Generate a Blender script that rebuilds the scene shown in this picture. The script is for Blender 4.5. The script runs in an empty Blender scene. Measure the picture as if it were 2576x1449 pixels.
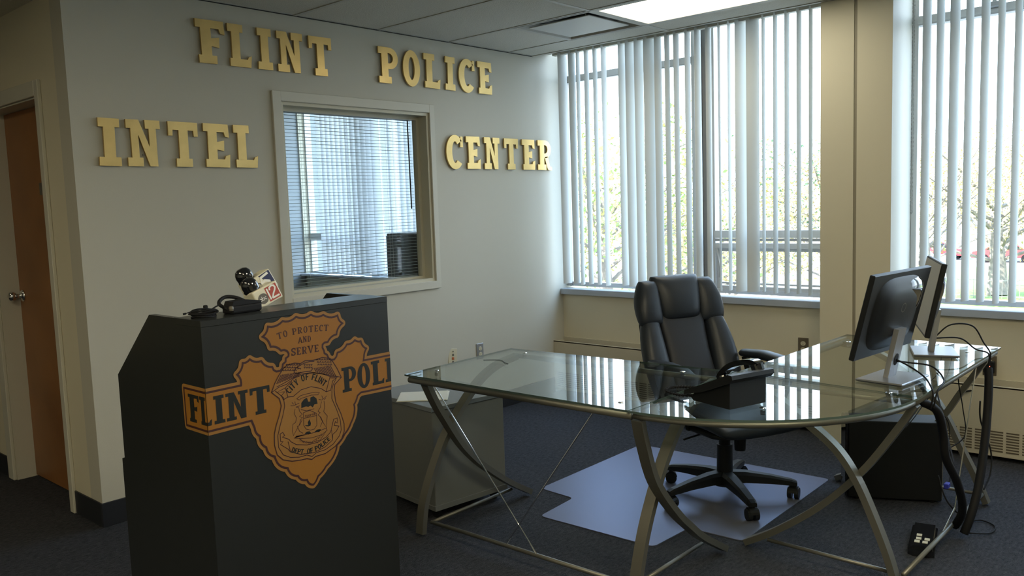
import bpy, bmesh, math, random, json
from mathutils import Vector, Matrix
from mathutils.geometry import tessellate_polygon

R = math.radians
scene = bpy.context.scene
COL = scene.collection

# ------------------------------------------------------------------ camera
FPX = 2098.57
CAM = Vector((-5.2451, -4.1411, 1.4934))
FW = Vector((0.741883, 0.663314, -0.098098))
RT = Vector((0.663666, -0.747267, -0.033742))
UP = Vector((0.095687, 0.040071, 0.994605))
cam_data = bpy.data.cameras.new('camera')
cam_data.sensor_width = 36.0
cam_data.lens = 36.0 * FPX / 2576.0
cam_data.clip_start = 0.05
cam_data.clip_end = 600
cam = bpy.data.objects.new('camera', cam_data)
COL.objects.link(cam)
cam.matrix_world = Matrix(((RT.x, UP.x, -FW.x, CAM.x), (RT.y, UP.y, -FW.y, CAM.y), (RT.z, UP.z, -FW.z, CAM.z), (0, 0, 0, 1)))
scene.camera = cam

# ------------------------------------------------------------------ view, sky, sun, lamps
scene.view_settings.view_transform = 'Standard'
scene.view_settings.look = 'None'
scene.view_settings.gamma = 1.0
scene.view_settings.exposure = 1.05
scene.view_settings.use_curve_mapping = False
scene.cycles.use_denoising = True
scene.cycles.max_bounces = 10
scene.cycles.diffuse_bounces = 5
scene.cycles.glossy_bounces = 5
scene.cycles.transmission_bounces = 8
scene.cycles.transparent_max_bounces = 24
scene.cycles.sample_clamp_indirect = 6.0
scene.cycles.caustics_reflective = False
scene.cycles.caustics_refractive = False

SKY = 4.3
world = bpy.data.worlds.new('sky')
scene.world = world
world.use_nodes = True
wn = world.node_tree.nodes; wl = world.node_tree.links
wn.clear()
w_out = wn.new('ShaderNodeOutputWorld'); w_bg = wn.new('ShaderNodeBackground')
w_geo = wn.new('ShaderNodeTexCoord'); w_sep = wn.new('ShaderNodeSeparateXYZ')
w_ramp = wn.new('ShaderNodeValToRGB')
w_ramp.color_ramp.elements[0].position = 0.0; w_ramp.color_ramp.elements[0].color = (0.72, 0.83, 0.93, 1)
w_ramp.color_ramp.elements[1].position = 0.75; w_ramp.color_ramp.elements[1].color = (0.42, 0.66, 1.0, 1)
wl.new(w_geo.outputs['Generated'], w_sep.inputs[0]); wl.new(w_sep.outputs['Z'], w_ramp.inputs[0])
wl.new(w_ramp.outputs[0], w_bg.inputs['Color']); w_bg.inputs['Strength'].default_value = SKY
wl.new(w_bg.outputs[0], w_out.inputs[0])

sun_d = bpy.data.lights.new('sun', 'SUN'); sun_d.energy = 14.0; sun_d.angle = R(0.6); sun_d.color = (1.0, 0.94, 0.84)
sun = bpy.data.objects.new('sun', sun_d); COL.objects.link(sun)
sun.rotation_euler = Vector((0.62, -0.45, -0.62)).to_track_quat('-Z', 'Y').to_euler()

def portal(name, x, y0, y1, z0, z1):
    l = bpy.data.lights.new(name, 'AREA'); l.shape = 'RECTANGLE'; l.size = y1 - y0; l.size_y = z1 - z0
    l.cycles.is_portal = True
    o = bpy.data.objects.new(name, l); COL.objects.link(o)
    o.matrix_world = Matrix(((0, 0, 1, x), (-1, 0, 0, (y0 + y1) / 2), (0, -1, 0, (z0 + z1) / 2), (0, 0, 0, 1)))
portal('window_portal', 0.12, -2.14, 0.0, 0.86, 2.64)
portal('window_portal', 0.12, -6.9, -2.62, 0.86, 2.64)
portal('window_portal', 0.12, 0.2, 3.4, 0.86, 2.64)

# ------------------------------------------------------------------ materials
def mat(name, color, rough=0.6, metal=0.0, spec=0.5, noise=None, bump=None, coat=0.0, alpha=1.0, sheen=0.0):
    m = bpy.data.materials.new(name); m.use_nodes = True
    n = m.node_tree.nodes; l = m.node_tree.links; b = n['Principled BSDF']
    b.inputs['Base Color'].default_value = (*color, 1); b.inputs['Roughness'].default_value = rough
    b.inputs['Metallic'].default_value = metal; b.inputs['Specular IOR Level'].default_value = spec
    b.inputs['Coat Weight'].default_value = coat; b.inputs['Alpha'].default_value = alpha
    b.inputs['Sheen Weight'].default_value = sheen
    tc = n.new('ShaderNodeTexCoord')
    if noise:
        sc, c2, lo, hi = noise
        t = n.new('ShaderNodeTexNoise'); t.inputs['Scale'].default_value = sc; t.inputs['Detail'].default_value = 4
        r = n.new('ShaderNodeValToRGB'); r.color_ramp.elements[0].position = lo; r.color_ramp.elements[1].position = hi
        r.color_ramp.elements[0].color = (*color, 1); r.color_ramp.elements[1].color = (*c2, 1)
        l.new(tc.outputs['Object'], t.inputs['Vector']); l.new(t.outputs['Fac'], r.inputs[0]); l.new(r.outputs[0], b.inputs['Base Color'])
    if bump:
        sc, st, d = bump
        t2 = n.new('ShaderNodeTexNoise'); t2.inputs['Scale'].default_value = sc; t2.inputs['Detail'].default_value = 3
        bp = n.new('ShaderNodeBump'); bp.inputs['Strength'].default_value = st; bp.inputs['Distance'].default_value = d
        l.new(tc.outputs['Object'], t2.inputs['Vector']); l.new(t2.outputs['Fac'], bp.inputs['Height']); l.new(bp.outputs[0], b.inputs['Normal'])
    return m

def glass_mat(name, tint, f0=0.04, rough=0.0):
    """clear sheet glass: straight-through tinted light plus a mirror reflection that grows towards grazing angles"""
    m = bpy.data.materials.new(name); m.use_nodes = True
    n = m.node_tree.nodes; l = m.node_tree.links; n.clear()
    out = n.new('ShaderNodeOutputMaterial'); mix = n.new('ShaderNodeMixShader')
    tr = n.new('ShaderNodeBsdfTransparent'); tr.inputs[0].default_value = (*tint, 1)
    gl = n.new('ShaderNodeBsdfGlossy'); gl.inputs['Roughness'].default_value = rough
    g = n.new('ShaderNodeNewGeometry'); dot = n.new('ShaderNodeVectorMath'); dot.operation = 'DOT_PRODUCT'
    l.new(g.outputs['Incoming'], dot.inputs[0]); l.new(g.outputs['Normal'], dot.inputs[1])
    ab = n.new('ShaderNodeMath'); ab.operation = 'ABSOLUTE'; l.new(dot.outputs['Value'], ab.inputs[0])
    om = n.new('ShaderNodeMath'); om.operation = 'SUBTRACT'; om.inputs[0].default_value = 1.0; l.new(ab.outputs[0], om.inputs[1])
    pw = n.new('ShaderNodeMath'); pw.operation = 'POWER'; pw.inputs[1].default_value = 5.0; l.new(om.outputs[0], pw.inputs[0])
    ma = n.new('ShaderNodeMath'); ma.operation = 'MULTIPLY_ADD'; ma.inputs[1].default_value = 1 - f0; ma.inputs[2].default_value = f0
    l.new(pw.outputs[0], ma.inputs[0]); l.new(ma.outputs[0], mix.inputs[0])
    l.new(tr.outputs[0], mix.inputs[1]); l.new(gl.outputs[0], mix.inputs[2]); l.new(mix.outputs[0], out.inputs[0])
    return m

def emit_mat(name, color, strength):
    m = bpy.data.materials.new(name); m.use_nodes = True
    b = m.node_tree.nodes['Principled BSDF']
    b.inputs['Base Color'].default_value = (0.8, 0.8, 0.78, 1)
    b.inputs['Emission Color'].default_value = (*color, 1); b.inputs['Emission Strength'].default_value = strength
    return m

def vane_mat(name, color, trans):
    m = bpy.data.materials.new(name); m.use_nodes = True
    n = m.node_tree.nodes; l = m.node_tree.links; n.clear()
    out = n.new('ShaderNodeOutputMaterial'); mix = n.new('ShaderNodeMixShader'); mix.inputs[0].default_value = trans
    d = n.new('ShaderNodeBsdfDiffuse'); d.inputs[0].default_value = (*color, 1)
    t = n.new('ShaderNodeBsdfTranslucent'); t.inputs[0].default_value = (*color, 1)
    l.new(d.outputs[0], mix.inputs[1]); l.new(t.outputs[0], mix.inputs[2]); l.new(mix.outputs[0], out.inputs[0])
    return m

M = {}
M['paint'] = mat('wall_paint', (0.55, 0.53, 0.455), 0.55, spec=0.3, bump=(260, 0.12, 0.002))
M['cream'] = mat('cream_paint', (0.68, 0.63, 0.49), 0.55, spec=0.3, bump=(220, 0.12, 0.002))
M['trim'] = mat('trim_paint', (0.60, 0.58, 0.50), 0.4, spec=0.4)
M['frame_inner'] = mat('inner_window_paint', (0.60, 0.57, 0.46), 0.4, spec=0.4)
M['cove'] = mat('rubber_cove_base', (0.018, 0.020, 0.026), 0.45)
M['doorwood'] = mat('door_veneer', (0.30, 0.13, 0.045), 0.38, noise=(3.0, (0.22, 0.09, 0.03), 0.35, 0.7))
M['carpet'] = None
M['tile'] = mat('ceiling_tile', (0.62, 0.60, 0.53), 0.9, spec=0.1, noise=(170, (0.46, 0.445, 0.39), 0.55, 0.72), bump=(140, 0.5, 0.004))
M['tbar'] = mat('ceiling_grid_metal', (0.50, 0.49, 0.44), 0.5, spec=0.3)
M['gap'] = mat('shadow_gap', (0.03, 0.03, 0.028), 0.9)
M['alu'] = mat('window_aluminium', (0.62, 0.62, 0.61), 0.45, metal=0.1)
M['aludark'] = mat('window_aluminium_dark', (0.40, 0.40, 0.40), 0.45, metal=0.1)
M['sillmetal'] = mat('sill_paint', (0.42, 0.45, 0.50), 0.3, spec=0.5)
M['glass'] = glass_mat('window_glass', (0.97, 0.99, 0.98))
M['deskglass'] = glass_mat('desk_glass', (0.87, 0.91, 0.885), 0.075)
M['deskedge'] = mat('desk_glass_edge', (0.07, 0.105, 0.095), 0.2, spec=0.6)
M['joint'] = mat('column_joint_filler', (0.30, 0.27, 0.20), .6)
M['vane'] = vane_mat('blind_vane', (0.60, 0.61, 0.585), 0.09)
M['officevane'] = vane_mat('office_blind_vane', (0.80, 0.82, 0.84), 0.42)
M['slat'] = vane_mat('mini_blind_slat', (0.40, 0.44, 0.45), 0.05)
M['steel'] = mat('silver_painted_steel', (0.185, 0.178, 0.150), 0.42, metal=0.6)
M['steeldark'] = mat('shadow_steel', (0.30, 0.29, 0.26), 0.4, metal=0.7)  # even grey steel for letter stand-offs, computer rear plate and fence
M['chrome'] = mat('bright_chrome', (0.8, 0.8, 0.8), 0.12, metal=1.0)
M['laminate'] = mat('black_laminate', (0.016, 0.018, 0.018), 0.32, spec=0.5, coat=0.15, bump=(300, 0.05, 0.001))
M['brass'] = mat('gold_letters', (0.74, 0.52, 0.20), 0.36, metal=0.75, noise=(7, (0.60, 0.42, 0.16), 0.4, 0.7))
M['leather'] = mat('dark_leather', (0.021, 0.027, 0.037), 0.40, spec=0.38, bump=(420, 0.25, 0.0015))
M['leather2'] = mat('dark_fabric_panel', (0.032, 0.036, 0.046), 0.5, spec=0.3, bump=(600, 0.25, 0.001))
M['blackplastic'] = mat('black_plastic', (0.010, 0.011, 0.012), 0.45, spec=0.28)
M['gloss'] = mat('glossy_black_plastic', (0.008, 0.009, 0.012), 0.07, spec=0.8, coat=0.6)
M['rubber'] = mat('cable_rubber', (0.009, 0.009, 0.010), 0.65, spec=0.2)
M['silver'] = mat('silver_plastic', (0.24, 0.245, 0.255), 0.34, metal=0.5)
M['screen'] = mat('matte_screen', (0.34, 0.32, 0.28), 0.35, spec=0.5)  # taupe base colour stands in for the wall reflected in the screen
M['orange'] = mat('orange_vinyl', (0.27, 0.118, 0.018), 0.42, spec=0.4)
M['orange2'] = mat('pale_orange_vinyl', (0.27, 0.135, 0.034), 0.42, spec=0.4)
M['maroon'] = mat('maroon_ink', (0.045, 0.016, 0.016), 0.4)
M['ink'] = mat('black_ink', (0.014, 0.016, 0.015), 0.35)
M['ivory'] = mat('ivory_plastic', (0.62, 0.58, 0.44), 0.35)
M['plate'] = mat('metal_cover_plate', (0.42, 0.44, 0.48), 0.3, metal=0.6)
M['bronze'] = mat('brown_cover_plate', (0.16, 0.13, 0.09), 0.4, metal=0.3)
M['pedwhite'] = mat('pedestal_side', (0.16, 0.165, 0.16), 0.42)
M['pedlid'] = mat('pedestal_lid', (0.16, 0.18, 0.20), 0.25, spec=0.6)
M['paper'] = mat('paper', (0.70, 0.68, 0.60), 0.7)
M['flag'] = mat('mic_flag_white', (0.72, 0.69, 0.55), 0.4)
M['red'] = mat('red_print', (0.40, 0.05, 0.03), 0.4)
M['navy'] = mat('navy_print', (0.02, 0.025, 0.09), 0.4)
M['greyprint'] = mat('grey_print', (0.12, 0.11, 0.09), 0.4)
M['whiteprint'] = mat('white_print', (0.8, 0.8, 0.78), 0.4)
M['radiator'] = mat('radiator_enamel', (0.56, 0.52, 0.41), 0.4, spec=0.4)
M['lamp'] = emit_mat('fluorescent_lens', (1.0, 0.88, 0.60), 12.0)  # lens of unseen troffers added to brighten the room
M['lampmid'] = emit_mat('middle_fluorescent_lens', (1.0, 0.88, 0.60), 6.5)  # lens of the unseen troffer added to light the lectern side
M['lamphall'] = emit_mat('hallway_lens', (1.0, 0.86, 0.60), 1.2)  # lens of unseen troffers added in the hallway and by the second window
M['lampold'] = emit_mat('ageing_fluorescent_lens', (1.0, 0.93, 0.72), 3.0)  # visible troffer, emission turned down so the column beside it stays darker
M['led'] = emit_mat('red_led', (1.0, 0.05, 0.02), 6.0)
M['ledblue'] = mat('blue_plug', (0.03, 0.04, 0.35), 0.4)
M['vent'] = mat('diffuser_plate', (0.50, 0.50, 0.46), 0.45)
M['ventgap'] = mat('diffuser_recess', (0.09, 0.085, 0.07), 0.7)
M['officewall'] = mat('office_paint', (0.30, 0.33, 0.35), 0.6)
M['darkwood'] = mat('dark_furniture', (0.035, 0.032, 0.030), 0.35)
M['cabinet'] = mat('grey_cabinet', (0.06, 0.06, 0.055), 0.5)
M['mat'] = None

def carpet():
    m = bpy.data.materials.new('carpet'); m.use_nodes = True
    n = m.node_tree.nodes; l = m.node_tree.links; b = n['Principled BSDF']
    b.inputs['Roughness'].default_value = 0.95; b.inputs['Specular IOR Level'].default_value = 0.15
    tc = n.new('ShaderNodeTexCoord'); mp = n.new('ShaderNodeMapping'); mp.inputs['Scale'].default_value = (1, 2.2, 1)
    mp.inputs['Rotation'].default_value = (0, 0, R(8))
    a = n.new('ShaderNodeTexNoise'); a.inputs['Scale'].default_value = 34; a.inputs['Detail'].default_value = 6; a.inputs['Roughness'].default_value = 0.75
    r = n.new('ShaderNodeValToRGB')
    e = r.color_ramp.elements
    e[0].position = 0.36; e[0].color = (0.020, 0.026, 0.030, 1)
    e[1].position = 0.66; e[1].color = (0.070, 0.073, 0.074, 1)
    x = e.new(0.47); x.color = (0.040, 0.044, 0.050, 1)
    x = e.new(0.56); x.color = (0.052, 0.050, 0.062, 1)
    v = n.new('ShaderNodeTexVoronoi'); v.inputs['Scale'].default_value = 260
    bp = n.new('ShaderNodeBump'); bp.inputs['Strength'].default_value = 0.8; bp.inputs['Distance'].default_value = 0.004
    l.new(tc.outputs['Object'], mp.inputs[0]); l.new(mp.outputs[0], a.inputs['Vector']); l.new(a.outputs['Fac'], r.inputs[0])
    l.new(r.outputs[0], b.inputs['Base Color']); l.new(tc.outputs['Object'], v.inputs['Vector']); l.new(v.outputs['Distance'], bp.inputs['Height'])
    l.new(bp.outputs[0], b.inputs['Normal'])
    return m
M['carpet'] = carpet()

def matmat():
    m = bpy.data.materials.new('clear_vinyl_mat'); m.use_nodes = True
    n = m.node_tree.nodes; l = m.node_tree.links; n.clear()
    out = n.new('ShaderNodeOutputMaterial')
    tr = n.new('ShaderNodeBsdfTransparent'); tr.inputs[0].default_value = (0.80, 0.80, 0.84, 1)
    di = n.new('ShaderNodeBsdfDiffuse'); di.inputs[0].default_value = (0.30, 0.30, 0.36, 1)
    gl = n.new('ShaderNodeBsdfGlossy'); gl.inputs[0].default_value = (0.48, 0.54, 0.74, 1); gl.inputs['Roughness'].default_value = 0.36
    tc = n.new('ShaderNodeTexCoord'); nz = n.new('ShaderNodeTexNoise'); nz.inputs['Scale'].default_value = 60
    bp = n.new('ShaderNodeBump'); bp.inputs['Strength'].default_value = 0.25; bp.inputs['Distance'].default_value = 0.002
    l.new(tc.outputs['Object'], nz.inputs['Vector']); l.new(nz.outputs['Fac'], bp.inputs['Height']); l.new(bp.outputs[0], gl.inputs['Normal'])
    m1 = n.new('ShaderNodeMixShader'); m1.inputs[0].default_value = 0.42
    l.new(tr.outputs[0], m1.inputs[1]); l.new(di.outputs[0], m1.inputs[2])
    fr = n.new('ShaderNodeLayerWeight'); fr.inputs['Blend'].default_value = 0.42
    m2 = n.new('ShaderNodeMixShader'); l.new(fr.outputs['Fresnel'], m2.inputs[0])
    l.new(m1.outputs[0], m2.inputs[1]); l.new(gl.outputs[0], m2.inputs[2]); l.new(m2.outputs[0], out.inputs[0])
    return m
M['mat'] = matmat()

# ------------------------------------------------------------------ helpers
def link(name, bm, material, parent=None, smooth=False, kind=None, mats=None):
    me = bpy.data.meshes.new(name); 
    bmesh.ops.recalc_face_normals(bm, faces=bm.faces)
    bm.to_mesh(me); bm.free()
    for mm in (mats or [material]): me.materials.append(mm)
    if smooth:
        for p in me.polygons: p.use_smooth = True
    o = bpy.data.objects.new(name, me); COL.objects.link(o)
    if parent: o.parent = parent
    if kind: o['kind'] = kind
    return o

def thing(name, label, cat, loc=(0, 0, 0), rz=0.0, group=None):
    o = bpy.data.objects.new(name, None); COL.objects.link(o); o.empty_display_size = 0.1
    o.location = loc; o.rotation_euler = (0, 0, rz); o['label'] = label; o['category'] = cat
    if group: o['group'] = group
    return o

def tag(o, label, cat, group=None):
    o['label'] = label; o['category'] = cat
    if group: o['group'] = group
    return o

def struct(name, loc=(0, 0, 0)):
    o = bpy.data.objects.new(name, None); COL.objects.link(o); o.location = loc; o['kind'] = 'structure'
    return o

def NB(): return bmesh.new()

def box(bm, x0, x1, y0, y1, z0, z1, mtx=None, bev=0.0, seg=1):
    vs = [bm.verts.new((x, y, z)) for x in (x0, x1) for y in (y0, y1) for z in (z0, z1)]
    F = [(0, 1, 3, 2), (4, 6, 7, 5), (0, 4, 5, 1), (2, 3, 7, 6), (0, 2, 6, 4), (1, 5, 7, 3)]
    fs = [bm.faces.new([vs[i] for i in f]) for f in F]
    if bev > 0:
        es = list({e for f in fs for e in f.edges})
        r = bmesh.ops.bevel(bm, geom=es, offset=bev, segments=seg, affect='EDGES', profile=0.5)
        vs = list({v for f in r['faces'] for v in f.verts} | {v for v in vs if v.is_valid})
    if mtx is not None:
        bmesh.ops.transform(bm, matrix=mtx, verts=[v for v in vs if v.is_valid])
    return bm

def prism(bm, pts, axis, a, b, mtx=None):
    """extrude the 2-D outline pts along an axis: 'x' -> pts are (y,z); 'y' -> (x,z); 'z' -> (x,y)"""
    def P(p, t):
        return {'x': (t, p[0], p[1]), 'y': (p[0], t, p[1]), 'z': (p[0], p[1], t)}[axis]
    A = [bm.verts.new(P(p, a)) for p in pts]; B = [bm.verts.new(P(p, b)) for p in pts]
    n = len(pts)
    tris = tessellate_polygon([[Vector((p[0], p[1], 0)) for p in pts]])
    for t in tris:
        try:
            bm.faces.new([A[i] for i in t]); bm.faces.new([B[i] for i in reversed(t)])
        except ValueError: pass
    for i in range(n):
        j = (i + 1) % n
        bm.faces.new([A[i], A[j], B[j], B[i]])
    if mtx is not None: bmesh.ops.transform(bm, matrix=mtx, verts=A + B)
    return bm

def frames(path, closed=False):
    pts = [Vector(p) for p in path]; n = len(pts); T = []
    for i in range(n):
        a = pts[(i - 1) % n] if (closed or i > 0) else pts[i]
        b = pts[(i + 1) % n] if (closed or i < n - 1) else pts[i]
        T.append((b - a).normalized())
    ref = Vector((0, 0, 1)) if abs(T[0].z) < 0.9 else Vector((1, 0, 0))
    N = []; nrm = (ref - T[0] * ref.dot(T[0])).normalized()
    for t in T:
        nrm = (nrm - t * nrm.dot(t)); nrm = nrm.normalized() if nrm.length > 1e-6 else t.orthogonal().normalized()
        N.append(nrm)
    return pts, T, N

def tube(bm, path, r, seg=10, closed=False, caps=True):
    pts, T, N = frames(path, closed); rings = []
    for i, (p, t, n) in enumerate(zip(pts, T, N)):
        b = t.cross(n); rr = r[i] if isinstance(r, (list, tuple)) else r
        rings.append([bm.verts.new(p + (n * math.cos(2 * math.pi * k / seg) + b * math.sin(2 * math.pi * k / seg)) * rr) for k in range(seg)])
    m = len(rings)
    for i in range(m if closed else m - 1):
        A, B = rings[i], rings[(i + 1) % m]
        for k in range(seg): bm.faces.new([A[k], A[(k + 1) % seg], B[(k + 1) % seg], B[k]])
    if caps and not closed:
        bm.faces.new(rings[0][::-1]); bm.faces.new(rings[-1])
    return bm

def bar(bm, path, w, h, side):
    """rectangular bar swept along a path; 'side' is the constant direction of width w"""
    s = Vector(side).normalized(); pts, T, _ = frames(path); rings = []
    for p, t in zip(pts, T):
        u = t.cross(s).normalized()
        rings.append([bm.verts.new(p + s * (a * w / 2) + u * (b * h / 2)) for a, b in ((-1, -1), (1, -1), (1, 1), (-1, 1))])
    for A, B in zip(rings, rings[1:]):
        for k in range(4): bm.faces.new([A[k], A[(k + 1) % 4], B[(k + 1) % 4], B[k]])
    bm.faces.new(rings[0][::-1]); bm.faces.new(rings[-1])
    return bm

def cyl(bm, p0, p1, r, seg=20, r2=None):
    return tube(bm, [p0, p1], [r, r if r2 is None else r2], seg)

def lathe(bm, prof, c=(0, 0, 0), seg=28, mtx=None):
    """prof: list of (radius, height) around the z axis through c"""
    rings = []
    for r, z in prof:
        if r < 1e-5: rings.append([bm.verts.new((c[0], c[1], c[2] + z))])
        else: rings.append([bm.verts.new((c[0] + r * math.cos(2 * math.pi * k / seg), c[1] + r * math.sin(2 * math.pi * k / seg), c[2] + z)) for k in range(seg)])
    for A, B in zip(rings, rings[1:]):
        for k in range(seg):
            a = A if len(A) == 1 else [A[k], A[(k + 1) % seg]]; b = B if len(B) == 1 else [B[(k + 1) % seg], B[k]]
            if len(a) + len(b) > 2: bm.faces.new(a + b)
    if mtx is not None: bmesh.ops.transform(bm, matrix=mtx, verts=[v for rg in rings for v in rg])
    return bm

def spline(pts, n=8, closed=False):
    P = [Vector(p) for p in pts]; out = []; m = len(P)
    for i in range(m if closed else m - 1):
        if closed: p0, p1, p2, p3 = P[(i - 1) % m], P[i], P[(i + 1) % m], P[(i + 2) % m]
        else: p0, p1, p2, p3 = P[max(i - 1, 0)], P[i], P[i + 1], P[min(i + 2, m - 1)]
        for k in range(n):
            t = k / n
            out.append(0.5 * ((2 * p1) + (-p0 + p2) * t + (2 * p0 - 5 * p1 + 4 * p2 - p3) * t * t + (-p0 + 3 * p1 - 3 * p2 + p3) * t ** 3))
    if not closed: out.append(P[-1])
    return out

def T4(x=0, y=0, z=0, rz=0.0, rx=0.0, ry=0.0):
    return Matrix.Translation((x, y, z)) @ Matrix.Rotation(rz, 4, 'Z') @ Matrix.Rotation(rx, 4, 'X') @ Matrix.Rotation(ry, 4, 'Y')

# ------------------------------------------------------------------ lettering: outlines drawn here, cap height 1
def arc(cx, cy, rx, ry, a0, a1, n=16):
    return [(cx + rx * math.cos(R(a0 + (a1 - a0) * i / n)), cy + ry * math.sin(R(a0 + (a1 - a0) * i / n))) for i in range(n + 1)]

def ribbon2(pts, w):
    P = [Vector((p[0], p[1])) for p in pts]; n = len(P); L = []; Rr = []
    for i in range(n):
        a = P[max(i - 1, 0)]; b = P[min(i + 1, n - 1)]
        d1 = (P[i] - a).normalized() if i > 0 else (b - P[i]).normalized()
        d2 = (b - P[i]).normalized() if i < n - 1 else d1
        t = (d1 + d2)
        t = t.normalized() if t.length > 1e-6 else d1
        nn = Vector((-t.y, t.x)); k = min(1.6, 1 / max(0.35, nn.dot(Vector((-d1.y, d1.x)))))
        L.append(P[i] + nn * w / 2 * k); Rr.append(P[i] - nn * w / 2 * k)
    return [(p.x, p.y) for p in L] + [(p.x, p.y) for p in reversed(Rr)]

def glyph(ch, t=0.25, s=0.19, e=0.10):
    """list of groups [outer, hole...]; t stem width, s serif/bar height, e serif overhang (0 = no serifs); returns (groups, width)"""
    a = e; H = 1.0
    def stem(x0, foot=True, head=True):
        pts = []
        if foot and e: pts += [(x0 - e, 0), (x0 + t + e, 0), (x0 + t + e * .95, s), (x0 + t, s)]
        else: pts += [(x0, 0), (x0 + t, 0)]
        if head and e: pts += [(x0 + t, H - s), (x0 + t + e * .9, H - s), (x0 + t + e * .9, H), (x0 - e * .9, H), (x0 - e * .9, H - s), (x0, H - s)]
        else: pts += [(x0 + t, H), (x0, H)]
        if foot and e: pts += [(x0, s), (x0 - e * .95, s)]
        return pts
    if ch == 'I': return [[stem(a)]], t + 2 * a
    if ch == 'L':
        W = a + t + .32
        p = [(a - e * .6, 0), (W - .03, 0), (W, s + .10), (W - .09, s + .06 if e else s), (W - .12, s), (a + t, s)] if e else [(a, 0), (W, 0), (W, s), (a + t, s)]
        if e: p += [(a + t, H - s), (a + t + e * .9, H - s), (a + t + e * .9, H), (a - e, H), (a - e, H - s), (a, H - s), (a, s), (a - e * .6, s)]
        else: p += [(a + t, H), (a, H)]
        return [[p]], W
    if ch in 'EF':
        W = a + t + .30
        p = []
        if ch == 'E':
            p += [(a - e * .6, 0), (W, 0), (W + .02, s + .12), (W - .09, s + .08), (W - .12, s), (a + t, s)] if e else [(a, 0), (W, 0), (W, s), (a + t, s)]
        else:
            p += [(a - e * .6, 0), (a + t + e, 0), (a + t + e, s), (a + t, s)] if e else [(a, 0), (a + t, 0)]
        m0, m1 = .5 - s * .5, .5 + s * .45
        if e: p += [(a + t, m0), (a + t + .17, m0 - .03), (a + t + .18, m1 + .04), (a + t, m1)]
        else: p += [(a + t, m0), (W - .05, m0), (W - .05, m1), (a + t, m1)]
        if e: p += [(a + t, H - s), (W - .12, H - s), (W - .09, H - s - .10), (W + .01, H - s - .12), (W - .01, H), (a - e, H), (a - e, H - s), (a, H - s), (a, s), (a - e * .6, s)]
        else: p += [(a + t, H - s), (W, H - s), (W, H), (a, H)]
        return [[p]], W
    if ch == 'T':
        W = .50 + t
        x = (W - t) / 2
        if not e:
            W = t + .34; x = .17
            return [[[(x, 0), (x + t, 0), (x + t, H - s), (W, H - s), (W, H), (0, H), (0, H - s), (x, H - s)]]], W
        p = [(x - e * .8, 0), (x + t + e * .8, 0), (x + t + e * .8, s), (x + t, s), (x + t, H - s), (W - .11, H - s), (W - .10, H - s - .13), (W, H - s - .13), (W, H), (0, H), (0, H - s - .13), (.10, H - s - .13), (.11, H - s), (x, H - s), (x, s), (x - e * .8, s)]
        return [[p]], W
    if ch == 'N':
        q = t * .78; W = 2 * a + 2 * q + .26
        x1 = a; x2 = W - a - q
        if e: p = [(x1 - e, 0), (x1 + q + e * .8, 0), (x1 + q + e * .8, s), (x1 + q, s), (x1 + q, .68), (x2 - q * .1, 0), (x2 + q, 0), (x2 + q, H - s), (x2 + q + e, H - s), (x2 + q + e, H), (x2 - e * .8, H), (x2 - e * .8, H - s), (x2, H - s), (x2, .42), (x1 + q * 1.15, H), (x1 - e, H), (x1 - e, H - s), (x1, H - s), (x1, s), (x1 - e, s)]
        else: p = [(x1, 0), (x1 + q, 0), (x1 + q, .62), (x2, 0), (x2 + q, 0), (x2 + q, H), (x2, H), (x2, .40), (x1 + q, H), (x1, H)]
        return [[p]], W
    if ch in 'PRB':
        W = a + t + .36
        o = [(a - e, 0), (a + t + e, 0), (a + t + e, s), (a + t, s)] if e else [(a, 0), (a + t, 0)]
        bw = W - (a + t); cy = .70; ry = .30; irx = bw - t * .8
        o += [(a + t, .40), (a + t + .06, .40)] + arc(a + t + .06, cy, bw - .06, ry, -90, 90, 14)
        o += [(a - e, H), (a - e, H - s), (a, H - s), (a, s), (a - e, s)] if e else [(a, H)]
        k = max(0.02, ry - s * .85)
        h = [(a + t, cy + k)] + arc(a + t + .04, cy, max(.05, irx - .04), k, 90, -90, 10) + [(a + t, cy - k)]
        g = [[o, h]]
        if ch == 'R':
            leg = [(a + t + .02, .44), (a + t + .20, .46), (W - .06, .12), (W + .05, .10), (W + .05, -.01), (W - .14, 0), (W - .20, .08)]
            g.append([leg])
        return g, W + (.05 if ch == 'R' else 0)
    if ch == 'O':
        W = .40 + t; return [[arc(W / 2, .5, W / 2, .52, 0, 360, 36)[:-1], arc(W / 2, .5, W / 2 - t * .9, .52 - s * 1.05, 0, 360, 30)[:-1]]], W
    if ch == 'C':
        W = .36 + t; cx = W / 2 + .03
        o = arc(cx, .5, W / 2 + .02, .52, 42, 318, 30) + list(reversed(arc(cx, .5, W / 2 + .02 - t * .9, .52 - s * 1.05, 48, 312, 26)))
        g = [[o]]
        if e: g += [[[(W - .07, .98), (W + .01, .98), (W + .02, .66), (W - .08, .66)]]]
        return g, W
    if ch == 'D':
        W = a + t + .36
        o = [(a - e, 0), (a + t + .05, 0)] + arc(a + t + .05, .5, W - a - t - .05, .5, -90, 90, 16) + [(a - e, 1)]
        if e: o += [(a - e, 1 - s * .8), (a, 1 - s * .8), (a, s * .8), (a - e, s * .8)]
        k = .5 - s
        h = [(a + t, .5 + k)] + arc(a + t + .03, .5, max(.05, W - a - t - .03 - t * .9), k, 90, -90, 12) + [(a + t, .5 - k)]
        return [[o, h]], W
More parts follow.
